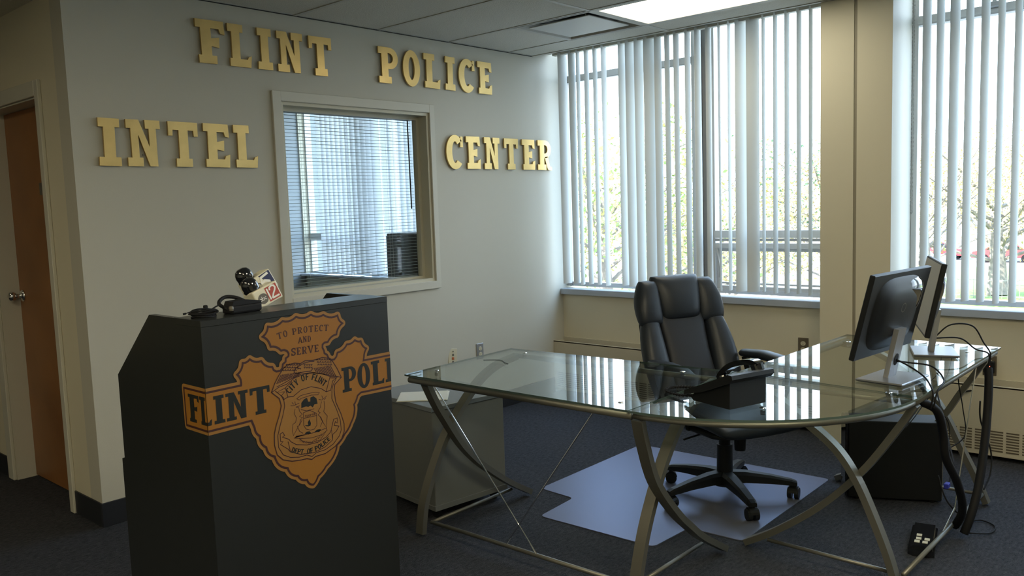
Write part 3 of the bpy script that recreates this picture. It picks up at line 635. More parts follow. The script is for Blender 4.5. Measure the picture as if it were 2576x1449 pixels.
# ---- door
d1 = struct('door_1')
bm = NB()
cw = .085
box(bm, XL - .018, XL, DY0 - .05, DY0, 0, DZ + .075, bev=.003); box(bm, XL - .018, XL, DY1, DY1 + cw, 0, DZ + .075, bev=.003); box(bm, XL - .018, XL, DY0, DY1, DZ, DZ + .075, bev=.003)
box(bm, XL, XL + .15, DY0 - .001, DY0 + .008, 0, DZ - .008); box(bm, XL, XL + .15, DY1 - .008, DY1 + .001, 0, DZ - .008); box(bm, XL, XL + .15, DY0, DY1, DZ - .008, DZ + .001)
box(bm, XL + .085, XL + .10, DY0 + .008, DY0 + .022, 0, DZ - .008)
link('casing', bm, M['trim'], d1)
bm = NB(); box(bm, XL + .10, XL + .145, DY0 + .010, DY1 - .010, .008, DZ - .010, bev=.002); leaf = link('door_leaf', bm, M['doorwood'], d1)
bm = NB()
kx = XL + .10; ky, kz = 1.135, 1.075
lathe(bm, [(0, 0), (.034, 0), (.034, .006), (.026, .012), (.012, .014), (.011, .035), (.018, .042), (.027, .052), (.029, .062), (.024, .073), (.012, .078), (0, .079)], mtx=T4(kx, ky, kz, 0, 0, -math.pi / 2), seg=24)
link('door_knob', bm, M['chrome'], d1, smooth=True)
bm = NB(); box(bm, kx - .004, kx, .60, .735, 1.635, 1.70, bev=.001); pl = link('name_plate', bm, M['steel'], d1)
bm = NB(); box(bm, kx - .005, kx - .0035, .61, .725, 1.677, 1.685); box(bm, kx - .005, kx - .0035, .655, .68, 1.650, 1.660); link('plate_print', bm, M['greyprint'], pl)
bm = NB(); box(bm, XL + .151, XL + .153, DY0, DY1, 0, DZ); link('back_board', bm, M['gap'], d1)

# ---- ceiling light and diffuser
def ceiling_light(label, cx, cy, lens='lamp'):
    t = thing('ceiling_light', label, 'ceiling light', (cx, cy, H), 0, 'fluorescent ceiling troffers')
    bm = NB()
    for a in ((-.305, -.268), (.268, .305)): box(bm, a[0], a[1], -.61, .61, -.005, .012)
    for a in ((-.61, -.57), (.57, .61)): box(bm, -.268, .268, a[0], a[1], -.005, .012)
    box(bm, -.305, .305, -.61, .61, .06, .10)
    link('light_frame', bm, M['tbar'], t)
    bm = NB(); box(bm, -.268, .268, -.57, .57, .002, .010); link('lens', bm, M[lens], t)
    return t
for k, (lb, cx, cy) in enumerate(LAMPS): ceiling_light(lb, cx, cy, 'lampold' if k == 0 else ('lamphall' if k == 1 else ('lampmid' if k == 4 else 'lamp')))
ceiling_light('fluorescent ceiling troffer in the hallway outside the brown door', -5.40, 1.10, 'lamphall').location.z = 2.555  # unseen, added to lift the dark door wall and nearby carpet

t = thing('air_diffuser', 'square ceiling air diffuser with a pale flat centre plate beside the light', 'vent', (-.869, -.875, H))
bm = NB()
q = .305
prism(bm, [(-q, -q), (q, -q), (q, q), (-q, q)], 'z', .055, .065)
link('recess', bm, M['ventgap'], t)
bm = NB()
def frame_ring(bm, a, b, z0, z1):
    A = [bm.verts.new((sx * a, sy * a, z0)) for sx, sy in ((-1, -1), (1, -1), (1, 1), (-1, 1))]
    B = [bm.verts.new((sx * b, sy * b, z1)) for sx, sy in ((-1, -1), (1, -1), (1, 1), (-1, 1))]
    for i in range(4): bm.faces.new([A[i], A[(i + 1) % 4], B[(i + 1) % 4], B[i]])
frame_ring(bm, .303, .280, -.004, -.004); frame_ring(bm, .280, .255, -.004, .05)
link('diffuser_frame', bm, M['tbar'], t)
bm = NB(); box(bm, -.215, .215, -.235, .235, -.004, .002, bev=.002); 
for sx in (-1, 1):
    for sy in (-1, 1): cyl(bm, (sx * .17, sy * .18, .002), (sx * .17, sy * .18, .057), .004, 8)
link('centre_plate', bm, M['vent'], t)
# ducting void so no outside light leaks round the fittings
bm = NB(); box(bm, XB, XE - .02, YB, 0, 2.78, 2.80); link('plenum_lining', bm, M['gap'], ceil)

# ---- radiator covers
def radiator(label, y0, y1):
    t = thing('radiator_cover', label, 'radiator', (0, y1, 0), 0, 'cream convector covers along the window wall')
    L = y1 - y0
    bm = NB()
    box(bm, -.1407, -.134, -L, 0, .025, .4167, bev=.002); box(bm, -.1407, -.118, -L, 0, .408, .4167)
    box(bm, -.010, -.0005, -L, 0, .025, .43); box(bm, -.134, -.01, -L, -L + .006, .025, .41); box(bm, -.134, -.01, -.006, 0, .025, .41)
    box(bm, -.134, -.01, -L, 0, .025, .03); box(bm, -.1415, -.1405, -L, 0, .185, .1875)
    link('cover', bm, M['radiator'], t)
    bm = NB(); box(bm, -.118, -.01, -L + .006, -.006, .385, .392); link('top_grille', bm, M['bronze'], t)
    bm = NB(); y = -.03
    while y - .064 > -L:
        for k in range(8): box(bm, -.1425, -.1402, y - .062, y, .052 + k * .0155, .0595 + k * .0155)
        y -= .077
    link('grille_slots', bm, M['bronze'], t)
radiator('low cream radiator cover between the sign wall and the column', -2.195, -.001)
radiator('low cream radiator cover behind the desk cables, right of the column', -7.18, -2.598)

# ================================================================== BLINDS
def vane_mesh(bm, y, ang, zt, zb, w=.089, sway=0.0, x=-.11):
    """one curved vane hanging at (x, y); ang is the heading of its width measured from +x"""
    n = 8; rows = 7; grid = []
    for r in range(rows + 1):
        f = r / rows; z = zt + (zb - zt) * f
        a = R(ang + sway * math.sin(f * 2.2)); row = []
        for k in range(n + 1):
            u = (k / n - .5) * w; bow = .011 * (1 - (2 * u / w) ** 2)
            row.append(bm.verts.new((x + u * math.cos(a) - bow * math.sin(a) * -1, y + u * math.sin(a) + bow * math.cos(a) * -1, z)))
        grid.append(row)
    for r in range(rows):
        for k in range(n): bm.faces.new([grid[r][k], grid[r][k + 1], grid[r + 1][k + 1], grid[r + 1][k]])

def blind(label, vanes, y0, y1, chain_y=None, zb=.876, zt=2.632, vm='vane'):
    t = thing('vertical_blind', label, 'vertical blind', (-.11, (y0 + y1) / 2, 2.64), 0)
    cy = (y0 + y1) / 2
    bm = NB(); box(bm, -.022, .022, y0 - cy, y1 - cy, -.018, .0, bev=.002); link('headrail', bm, M['trim'], t)
    for i, (y, a) in enumerate(vanes):
        bm = NB(); vane_mesh(bm, y - cy, a, zt - 2.64 + .004, zb - 2.64 + .004 * math.sin(i * 2.3), sway=3 * math.sin(i * 1.7), x=0)
        link('vane', bm, M[vm], t, smooth=True)
    if chain_y is not None:
        bm = NB(); pts = []
        for dy in (0, .011):
            z = -.02
            while z > -1.26: pts.append((-.03, chain_y - cy + dy, z)); z -= .0075
        for k in range(5): a = math.pi * k / 4; pts.append((-.03, chain_y - cy + .0055 - .0055 * math.cos(a), -1.26 - .006 * math.sin(a)))
        for p in pts: bmesh.ops.create_icosphere(bm, subdivisions=1, radius=.0024, matrix=Matrix.Translation(p))
        link('bead_chain', bm, M['steel'], t)

V1 = [(-.05, 66), (-.138, -12), (-.231, -2), (-.288, 17), (-.367, 12), (-.445, 13), (-.524, 8), (-.605, 20), (-.682, -3), (-.75, -14), (-.825, -15), (-.909, -27), (-.983, -3), (-1.057, 7), (-1.128, 4),
      (-1.215, 4), (-1.292, 0), (-1.372, 2), (-1.446, 20), (-1.52, 15), (-1.601, -26), (-1.685, -42), (-1.757, 12), (-1.837, 8), (-1.913, 4), (-1.99, 3), (-2.063, 9), (-2.145, 5)]
V1.pop(0); V1.pop(6)
blind('white vertical blind with some vanes turned shut, between sign wall and column', V1, -2.18, -.06)
V2 = [(-2.725, -15), (-2.795, -13), (-2.868, -20), (-2.941, -12), (-3.017, -16), (-3.093, -12), (-3.172, -12)] + [(-3.172 - .081 * k, -14 + 3 * math.sin(k)) for k in range(1, 47)]
blind('white vertical blind with a bead chain, window behind the monitors', V2, -7.0, -2.62, chain_y=-2.668)
V3 = [(3.00 - .079 * k, 118 if k not in (12,) else 50) for k in range(0, 36)]
V3 = [(y, a) for y, a in V3 if y > .22]
blind('closed pale vertical blind in the office seen through the interior window', V3, .2, 3.53, vm='officevane')

# horizontal mini blind behind the interior window
t = thing('mini_blind', 'thin grey horizontal slat blind hanging behind the interior window', 'horizontal blind', (-1.958, .155, 2.115))
bm = NB(); box(bm, -.525, .545, -.016, .016, -.03, 0, bev=.002); link('headrail', bm, M['slat'], t)
bm = NB(); z = -.045; k = 0
while z > -1.068:
    a = R(1.5)
    for i in range(4):
        u0, u1 = -.0125 + i * .00625, -.0125 + (i + 1) * .00625
        b0, b1 = .0022 * (1 - (u0 / .0125) ** 2), .0022 * (1 - (u1 / .0125) ** 2)
        q = [(-.525, u0 * math.cos(a), z + b0 + u0 * math.sin(a)), (.545, u0 * math.cos(a), z + b0 + u0 * math.sin(a)), (.545, u1 * math.cos(a), z + b1 + u1 * math.sin(a)), (-.525, u1 * math.cos(a), z + b1 + u1 * math.sin(a))]
        bm.faces.new([bm.verts.new(p) for p in q])
    z -= .0208
link('slats', bm, M['slat'], t)
bm = NB(); box(bm, -.525, .545, -.010, .010, -1.082, -1.07, bev=.002); link('bottom_rail', bm, M['slat'], t)
bm = NB()
for x in (-.33, .0, .33):
    tube(bm, [(x, -.014, 0), (x, -.014, -1.07)], .0008, 5); tube(bm, [(x, .014, 0), (x, .014, -1.07)], .0008, 5)
link('ladder_cord', bm, M['trim'], t)
bm = NB(); tube(bm, [(.50, -.02, -.02), (.503, -.021, -.62)], .0045, 8); link('tilt_wand', bm, M['rubber'], t)

# ================================================================== GOLD LETTERS
def wall_letter(ch, word, nth, x0, x1, z0, z1):
    g, W = glyph(ch, .225, .185, .105)
    ord_ = ['first', 'second', 'third', 'fourth', 'fifth', 'sixth'][nth]
    rows = {'FLINT': 'top left', 'POLICE': 'top right', 'INTEL': 'left of the interior window', 'CENTER': 'right of the interior window'}
    xs = [p[0] for gg in g for c in gg for p in c]; mn, mx = min(xs), max(xs)
    sx = (x1 - x0) / (mx - mn); cx = (x0 + x1) / 2; cz = z0
    t0, t1 = -.014, -.005
    tilt = R(random.Random(word + ch + str(nth)).uniform(-1.0, 1.0))
    def f(p, y, k=1.0):
        a = (p[0] - (mn + mx) / 2) * sx; b = p[1] * (z1 - z0)
        return (a * math.cos(tilt) - b * math.sin(tilt), y, a * math.sin(tilt) + b * math.cos(tilt))
    bm = NB(); solid2(bm, g, lambda p: f(p, -.018), lambda p: f(p, -.006))
    o = link('wall_letter', bm, M['brass'])
    o.location = (cx, 0, cz)
    bm = NB()
    for q in ((0.0, .5),):
        cyl(bm, (0, -.007, (z1 - z0) * .25), (0, 0, (z1 - z0) * .25), .006, 8)
        cyl(bm, (0, -.007, (z1 - z0) * .8), (0, 0, (z1 - z0) * .8), .006, 8)
    link('stand_off', bm, M['steeldark'], o)
    tag(o, f'gold letter {ch}, {ord_} letter of {word}, {rows[word]}', 'letter', 'gold slab letters on the sign wall')
zt0, zt1 = 2.288, 2.510
for i, (c, a, b) in enumerate([('F', -3.010, -2.846), ('L', -2.832, -2.694), ('I', -2.655, -2.564), ('N', -2.530, -2.362), ('T', -2.318, -2.160)]): wall_letter(c, 'FLINT', i, a, b, zt0, zt1)
for i, (c, a, b) in enumerate([('P', -1.806, -1.648), ('O', -1.608, -1.462), ('L', -1.430, -1.282), ('I', -1.235, -1.142), ('C', -1.104, -.946), ('E', -.918, -.772)]): wall_letter(c, 'POLICE', i, a, b, zt0, zt1)
for i, (c, a, b) in enumerate([('I', -3.545, -3.440), ('N', -3.408, -3.238), ('T', -3.198, -3.040), ('E', -3.010, -2.862), ('L', -2.836, -2.694)]): wall_letter(c, 'INTEL', i, a, b, 1.749, 1.976)
for i, (c, a, b) in enumerate([('C', -1.255, -1.094), ('E', -1.060, -.918), ('N', -.877, -.716), ('T', -.665, -.512), ('E', -.466, -.318), ('R', -.285, -.118)]): wall_letter(c, 'CENTER', i, a, b, 1.760, 1.985)

# ================================================================== LECTERN
XF, YF, XR = -4.130, -2.0, -3.474
lec = thing('lectern', 'black laminate lectern bearing a large orange police badge decal', 'lectern', (XF, YF, 0))
W = XR - XF
prof = [(0, 0), (0, 1.208), (.305, 1.208), (.556, 1.0), (.556, .728), (.575, .722), (.575, 0)]
bm = NB(); prism(bm, prof, 'x', 0, .019); link('side_panel', bm, M['laminate'], lec)
bm = NB(); prism(bm, prof, 'x', W - .019, W); link('side_panel', bm, M['laminate'], lec)
bm = NB(); box(bm, .019, W - .019, 0, .019, 0, 1.19); link('front_panel', bm, M['laminate'], lec)
bm = NB(); box(bm, -.001, W + .001, -.001, .150, 1.190, 1.209, bev=.0015); link('top_ledge', bm, M['laminate'], lec)
bm = NB(); prism(bm, [(.150, 1.15), (.150, 1.13), (.53, .96), (.53, .98)], 'x', .019, W - .019); prism(bm, [(.52, .965), (.535, .965), (.535, 1.0), (.52, 1.0)], 'x', .019, W - .019); link('reading_board', bm, M['laminate'], lec)
bm = NB(); box(bm, .019, W - .019, .06, .53, .60, .62); link('shelf', bm, M['laminate'], lec)

D = json.loads(DECAL)
PATH = D['path']
def fold(u, z, lift):
    """decal plane -> round the left front edge of the lectern (local coordinates)"""
    return (u, -lift - .001, z) if u >= 0 else (-lift, -u, z)
def decal(name, layers, parent, lift):
    """layers: list of (groups, material index)"""
    bm = NB()
    for g, mi in layers: fill2(bm, g, lambda p: (p[0], 0, p[1]), mi)
    for cx, inner in ((0.0, False), (W, True)):
        r = bmesh.ops.bisect_plane(bm, geom=bm.verts[:] + bm.edges[:] + bm.faces[:], plane_co=(cx, 0, 0), plane_no=(1, 0, 0), clear_outer=inner)
    edge = [e for e in bm.edges if all(abs(v.co.x) < 1e-6 for v in e.verts)]
    if edge: bmesh.ops.split_edges(bm, edges=edge)
    for fc in bm.faces:
        side = sum(v.co.x for v in fc.verts) / len(fc.verts) < 0
        for v in fc.verts:
            if abs(v.co.x) < 1e-6: v.tag = side
    out = {v: (fold(v.co.x - (1e-9 if v.tag else 0), v.co.z, lift) if abs(v.co.x) > 1e-6 else ((-lift, 0, v.co.z) if v.tag else (0, -lift - .001, v.co.z))) for v in bm.verts}
    for v, c in out.items(): v.co = c
    me_ms = [M['orange'], M['orange2'], M['maroon'], M['ink']]
    me = bpy.data.meshes.new(name); bm.to_mesh(me); bm.free()
    for mm in me_ms: me.materials.append(mm)
    o = bpy.data.objects.new(name, me); COL.objects.link(o); o.parent = parent
    return o
loop = [tuple(p) for p in PATH]
def soften(pts, k=2):
    """round the gentle bends of the outline and keep its sharp points"""
    for _ in range(k):
        out = []; n = len(pts)
        for i in range(n):
            p = Vector(pts[i]); q0 = Vector(pts[i - 1]); q1 = Vector(pts[(i + 1) % n])
            ang = (p - q0).angle(q1 - p) if (p - q0).length > 1e-6 and (q1 - p).length > 1e-6 else 0
            if ang > R(58) or (p - q0).length > .08 or (q1 - p).length > .08: out.append(tuple(p))
            else: out += [tuple(p.lerp(q0, .25)), tuple(p.lerp(q1, .25))]
        pts = out
    return pts
def offset_loop(pts, d):
    """outline moved outwards by d (pts run clockwise), round at the outer corners"""
    out = []; n = len(pts)
    for i in range(n):
        p = Vector(pts[i]); a = (p - Vector(pts[i - 1])); b = (Vector(pts[(i + 1) % n]) - p)
        if a.length < 1e-6 or b.length < 1e-6: continue
        a.normalize(); b.normalize(); na, nb = Vector((-a.y, a.x)), Vector((-b.y, b.x)); cr = a.x * b.y - a.y * b.x
        if cr < -.02 and d > .006:
            t0 = math.atan2(na.y, na.x); t1 = math.atan2(nb.y, nb.x)
            if t1 > t0: t1 -= 2 * math.pi
            m = max(1, int(abs(t1 - t0) / .35))
            for k in range(m + 1): t = t0 + (t1 - t0) * k / m; out.append((p.x + d * math.cos(t), p.y + d * math.sin(t)))
        else:
            mdir = (na + nb).normalized(); k = d / max(.45, mdir.dot(na)); out.append(tuple(p + mdir * k))
    return out
def unloop(pts):
    """drop the little loops an offset leaves at tight inner bends"""
    n = len(pts); i = 0; out = list(pts)
    def hit(p, q, r, s_):
        d1 = (q[0] - p[0], q[1] - p[1]); d2 = (s_[0] - r[0], s_[1] - r[1]); den = d1[0] * d2[1] - d1[1] * d2[0]
        if abs(den) < 1e-14: return None
        t = ((r[0] - p[0]) * d2[1] - (r[1] - p[1]) * d2[0]) / den; u = ((r[0] - p[0]) * d1[1] - (r[1] - p[1]) * d1[0]) / den
        return (p[0] + d1[0] * t, p[1] + d1[1] * t) if 0 < t < 1 and 0 < u < 1 else None
    i = 0
    while i < len(out) - 3:
        for j in range(min(i + 26, len(out) - 2), i + 1, -1):
            h = hit(out[i], out[i + 1], out[j], out[j + 1])
            if h: out[i + 1:j + 1] = [h]; break
        i += 1
    return out
def band(pts, w):
    A = [Vector(p) for p in offset_loop(pts, w / 2)]; B = [Vector(p) for p in offset_loop(pts, -w / 2)]
    gs = []
    n = min(len(A), len(B))
    for i in range(n): gs.append([[tuple(A[i]), tuple(A[(i + 1) % n]), tuple(B[(i + 1) % n]), tuple(B[i])]])
    return gs
body = decal('decal_border', [([[unloop(offset_loop(loop, .0118))]], 1)], lec, .0006)
fillo = decal('decal_field', [([[loop]], 0)], lec, .0010)
decal('decal_outline', [(band(loop, .0062), 2)], fillo, .0014)

def text_groups(s, pts, h, t, ser, e, track=.08, fit=True):
    """letters along the quadratic curve through three points; h cap height"""
    P = [Vector(p) for p in pts]
    if len(P) == 2: P = [P[0], (P[0] + P[1]) / 2, P[1]]
    C = 2 * P[1] - (P[0] + P[2]) / 2
    N = 60; S = [(1 - q) ** 2 * P[0] + 2 * q * (1 - q) * C + q * q * P[2] for q in [i / N for i in range(N + 1)]]
    L = [0.0]
    for a, b in zip(S, S[1:]): L.append(L[-1] + (b - a).length)
    gl = [glyph(c, t, ser, e) for c in s]; adv = [g[1] for g in gl]
    tot = sum(adv) + track * (len(s) - 1); sc = L[-1] / tot; x = 0; out = []
    def at(l):
        l = max(0, min(L[-1], l))
        for i in range(N):
            if L[i + 1] >= l:
                q = (l - L[i]) / max(1e-9, L[i + 1] - L[i]); return S[i].lerp(S[i + 1], q), (S[i + 1] - S[i]).normalized()
        return S[-1], (S[-1] - S[-2]).normalized()
    for (g, w) in gl:
        p, d = at((x + w / 2) * sc); n = Vector((-d.y, d.x))
        for gr in g:
            out.append([[tuple(p + d * ((q[0] - w / 2) * sc) + n * (q[1] * h)) for q in c] for c in gr])
        x += w + track
    return out
TX = D['texts']
def T_(i, h, t, ser, e, mi, tr=.08): return (text_groups(TX[i][0], TX[i][1], h, t, ser, e, tr), mi)
lay = [T_(0, .0195, .17, .10, .06, 2, .16), T_(1, .0185, .17, .10, .06, 2, .10), T_(2, .0225, .19, .11, .07, 2, .12)]
for ly in lay: decal('motto_lettering', [ly], fillo, .0015)
lay = [(text_groups('POLICE', [(.457, .922), (.600, .9235), (.7775, .925)], .0795, .25, .12, .10, .06), 3)]
for ch, a, b in (('F', -.099, -.037), ('L', -.034, .013), ('I', .0195, .0525), ('N', .057, .1265), ('T', .1325, .1975)):
    g, w = glyph(ch, .25, .12, .10); xs = [p[0] for gg in g for c in gg for p in c]; mn, mx = min(xs), max(xs)
    lay.append(([[[(a + (p[0] - mn) / (mx - mn) * (b - a), .9165 + p[1] * .0795) for p in c] for c in gg] for gg in g], 3))
decal('city_lettering', lay[1:], fillo, .0015)
decal('city_lettering', lay[:1], fillo, .0015)
lay = [([[ribbon2(D['shield_outer'] + [D['shield_outer'][0]], .0030)]], 2), ([[ribbon2(D['shield_inner'], .0024)]], 2)]
bg = D['shield_outer']
lay.insert(0, ([[bg]], 1))
for i, srk in enumerate(D['strokes']): lay.append(([[ribbon2(srk, .0023 if i < 6 else .0017)]], 2))
for fpoly in D['fills']: lay.append(([[fpoly]], 3))
for srk in D['feathers']: lay.append(([[ribbon2(srk, .0029)]], 2))
badge_layers = lay
for k, (gr, mi) in enumerate(badge_layers[:1]): decal('badge_ground', [(gr, mi)], fillo, .00155)
decal('badge_lines', badge_layers[1:], fillo, .0020)
lay = [T_(9, .0205, .19, .17, 0, 3, .07), T_(10, .0155, .19, .17, 0, 3, .07), T_(11, .0065, .14, .12, 0, 2, .25), T_(12, .0060, .16, .14, 0, 2, .2)]
for ly in lay: decal('badge_lettering', [ly], fillo, .0024)

# ================================================================== THINGS ON THE LECTERN
ZL = 1.209
def obox_flag(parent, sx, sy, sz):
    bm = NB(); box(bm, -sx / 2, sx / 2, -sy / 2, sy / 2, -sz / 2, sz / 2, bev=.004, seg=2); return link('mic_flag', bm, M['flag'], parent)
def mic(label, loc, rot, s):
    """upright local frame: z along the handle, head on top, flag at the origin"""
    t = thing('microphone', label, 'microphone', loc, 0, 'news microphones on the lectern'); t.rotation_euler = rot
    ox, oy = -.022, .006
    bm = NB(); lathe(bm, [(0, .072 * s), (.010 * s, .0715 * s), (.019 * s, .067 * s), (.0245 * s, .058 * s), (.0265 * s, .047 * s), (.0255 * s, .036 * s), (.027 * s, .031 * s), (.024 * s, .022 * s), (.0, .020 * s)], c=(ox, oy, 0), seg=28); link('mic_head', bm, M['gloss'], t, smooth=True)
    bm = NB(); lathe(bm, [(0, .03 * s), (.015 * s, .028 * s), (.0125 * s, -.088 * s), (0, -.09 * s)], c=(ox, oy, 0), seg=18); link('mic_handle', bm, M['blackplastic'], t, smooth=True)
    return t
def strokes_on(parent, name, lines, w, m, y, sc, ox=0, oz=0):
    bm = NB()
    for ln in lines: fill2(bm, [[ribbon2([(ox + p[0] * sc, oz + p[1] * sc) for p in ln], w)]], lambda p: (p[0], y, p[1]))
    return link(name, bm, m, parent)
m1 = mic('news microphone with a white flag printed with a red square, nearer of the two', (-3.822, -1.818, 1.238), (R(-10), R(-20), R(3)), 1.0)
fl = obox_flag(m1, .094, .058, .058)
yq = -.0292
bm = NB(); fill2(bm, [[[(-.002, -.023), (.042, -.023), (.042, .023), (-.002, .023)]]], lambda p: (p[0], yq - .0004, p[1])); link('red_square', bm, M['red'], fl)
bm = NB(); fill2(bm, [[arc(-.020, -.004, .0185, .0165, 0, 360, 28)[:-1]]], lambda p: (p[0], yq - .0005, p[1])); link('round_logo', bm, M['greyprint'], fl)
A_ = [arc(-.0305, -.005, .0038, .0038, 0, 360, 14), [(-.0267, -.0005), (-.0267, -.009)], [(-.0235, .004), (-.0235, -.009)], arc(-.0197, -.005, .0038, .0038, 0, 360, 14), arc(-.0105, -.005, .0038, .0038, 50, 310, 12)]
strokes_on(fl, 'logo_letters', A_, .0017, M['whiteprint'], yq - .0009, 1)
two = [(.012, .010), (.015, .018), (.024, .021), (.032, .018), (.034, .011), (.029, .004), (.020, -.004), (.012, -.014), (.013, -.016), (.038, -.016)]
strokes_on(fl, 'numeral', [two, [(.004, .019), (.004, -.018)]], .0056, M['whiteprint'], yq - .0010, 1)
m2 = mic('news microphone with a blue and white flag, leaning behind the other microphone', (-3.796, -1.752, 1.266), (R(-8), R(-26), R(2)), 1.05)
fl = obox_flag(m2, .096, .056, .066)
bm = NB(); fill2(bm, [[[(.0, .030), (.044, .030), (.044, -.030), (.030, -.030), (.032, .0), (.012, .012)]]], lambda p: (p[0], -.0284, p[1])); link('blue_print', bm, M['navy'], fl)
strokes_on(fl, 'numeral', [[(.036, .024), (.006, .022), (.0, .004), (.014, .008), (.026, .0), (.026, -.014), (.012, -.022), (-.006, -.018)]], .0075, M['whiteprint'], -.0289, 1)
strokes_on(fl, 'ring_print', [arc(-.02, -.004, .018, .018, 20, 330, 20)], .003, M['navy'], -.0287, 1)

t = thing('belt_pack', 'flat black wireless receiver pouch lying left of the microphones', 'audio receiver', (-3.955, -1.925, ZL), R(6))
bm = NB(); box(bm, -.055, .052, -.022, .026, 0, .024, bev=.006, seg=2); prism(bm, [(-.05, .024), (.04, .024), (.052, .012), (.052, .03), (.0, .038), (-.045, .036)], 'y', -.018, .022); link('pouch', bm, M['rubber'], t, smooth=False)
bm = NB(); tube(bm, spline([(-.05, .0, .012), (-.06, .03, .03), (-.03, .045, .045), (0, .035, .042), (.02, .02, .030)], 6), .0055, 8); link('loop_strap', bm, M['rubber'], t)
bm = NB(); lathe(bm, [(0, .008), (.006, .006), (.007, 0), (.006, -.006), (0, -.008)], c=(-.058, -.024, .018)); link('snap_button', bm, M['greyprint'], t)
t = thing('lapel_microphone', 'small black lapel microphone on its coiled cable near the left edge', 'microphone', (-4.082, -1.93, ZL))
bm = NB(); rnd = random.Random(4)
for k in range(5):
    a = rnd.uniform(-.3, .3); rx = .040 + rnd.uniform(-.006, .004); ry = .022 + rnd.uniform(-.004, .004); z = .0035 + .0042 * k
    tube(bm, [(rx * math.cos(2 * math.pi * i / 28 + a), ry * math.sin(2 * math.pi * i / 28 + a), z + .0022 * math.sin(4 * math.pi * i / 28 + k)) for i in range(28)], .0026, 6, closed=True)
link('coiled_cable', bm, M['rubber'], t)
bm = NB(); tube(bm, spline([(.02, 0, .022), (.0, -.008, .026), (-.03, -.012, .024), (-.062, -.012, .018)], 6), .0013, 6); tube(bm, [(-.058, -.012, .0185), (-.066, -.0125, .0178)], .0028, 8); link('capsule', bm, M['rubber'], t)
bm = NB(); tube(bm, spline([(.025, .0, .02), (.05, .004, .028), (.075, .01, .018), (.10, .012, .016)], 6), .0022, 6); box(bm, .002, .012, -.006, .006, .022, .034, bev=.002); link('clip', bm, M['rubber'], t)

# ================================================================== GLASS DESK
desk = thing('glass_desk', 'L shaped clear glass desk with rounded corner and silver curved legs', 'desk', (0, 0, 0))
GT = .750; GB = .742
def slab(name, pts, z0, z1):
    bm = NB(); n = len(pts)
    A = [bm.verts.new((p[0], p[1], z0)) for p in pts]; B = [bm.verts.new((p[0], p[1], z1)) for p in pts]
    bm.faces.new(A[::-1]); bm.faces.new(B)
    for i in range(n):
        f = bm.faces.new([A[i], A[(i + 1) % n], B[(i + 1) % n], B[i]]); f.material_index = 1
    return link(name, bm, None, desk, mats=[M['deskglass'], M['deskedge']])
slab('glass_top', [(-2.795, -2.487), (-1.968, -2.487), (-2.030, -1.245), (-2.800, -1.283)], GB, GT)
cpts = [(-1.968, -2.493), (-2.795, -2.493)]
cpts = [(-1.970, -2.493)] + [(-2.040 + .757 * math.cos(R(a)), -2.493 + .757 * math.sin(R(a))) for a in [180 + 90 * i / 30 for i in range(31)]] 
cpts[1] = (-2.797, -2.493); cpts.append((-2.046, -3.252)); cpts[-2] = (-2.060, -3.251)
slab('glass_corner', cpts, GB, GT)
slab('glass_top', [(-2.040, -3.252), (-.812, -3.264), (-.777, -2.532), (-1.964, -2.500)], GB, GT)
# rails under the glass
def rail(name, path, r=.0145):
    bm = NB(); tube(bm, path, r, 14); return link(name, bm, M['steel'], desk, smooth=True)
rail('rail', [(-2.785, -1.302, .725), (-2.770, -2.487, .725)])
arcp = [(-2.030 + .735 * math.cos(R(a)), -2.493 + .735 * math.sin(R(a)), .725) for a in [180 + 90 * i / 24 for i in range(25)]]
rail('rail', arcp, .0115)
rail('rail', [(-2.04, -3.228, .725), (-.83, -3.240, .725)])
rail('rail', [(-2.075, -1.30, .725), (-2.06, -2.50, .725)], .012)
rail('rail', [(-2.06, -2.52, .725), (-.83, -2.56, .725)], .012)
rail('rail', [(-2.05, -2.50, .725), (-2.04, -3.228, .725)], .010)
def leg(path, side):
    bm = NB(); bar(bm, path, .045, .026, side); return link('leg', bm, M['steel'], desk)
def xframe(y_of, fixed, axis):
    """two curved bars crossing; coordinates run along the axis from outer (o) to inner"""
PA1 = [(-2.763, .712), (-2.722, .630), (-2.677, .555), (-2.566, .392), (-2.470, .290), (-2.389, .222), (-2.245, .118), (-2.080, .020)]
PA2 = [(-2.790, .012), (-2.772, .123), (-2.741, .208), (-2.680, .326), (-2.608, .437), (-2.488, .560), (-2.364, .655), (-2.240, .705), (-2.10, .726)]
def smooth2(P): return spline([(p[0], p[1], 0) for p in P], 6)
for y, dx in ((-1.372, 0.0), (-2.49, .0)):
    leg([(p.x + dx, y - .013, p.y) for p in smooth2(PA1)], (0, 1, 0)) if False else None
def leg_x(P, y, d): leg([(p.x, y + d, p.y) for p in smooth2(P)], (0, 1, 0))
def leg_y(P, x, d): leg([(x + d, p.x, p.y) for p in smooth2(P)], (1, 0, 0))
leg_x(PA1, -1.36, -.0235); leg_x(PA2, -1.36, .0235)
PB1 = [(-2.763, .712), (-2.735, .618), (-2.665, .457), (-2.528, .301), (-2.416, .205), (-2.316, .130), (-2.13, .020)]
PB2 = [(-2.745, .012), (-2.718, .108), (-2.673, .235), (-2.613, .352), (-2.523, .490), (-2.405, .612), (-2.26, .690), (-2.10, .726)]
leg_x(PB1, -2.485, -.0235); leg_x(PB2, -2.485, .0235)
PC1 = [(-3.228, .712), (-3.161, .600), (-3.039, .423), (-2.877, .250), (-2.693, .105), (-2.551, .018)]
PC2 = [(-3.185, .012), (-3.150, .130), (-3.092, .275), (-3.031, .404), (-2.955, .509), (-2.836, .600), (-2.70, .685), (-2.54, .722)]
leg_y(PC1, -2.03, .0235); leg_y(PC2, -2.03, -.0235)
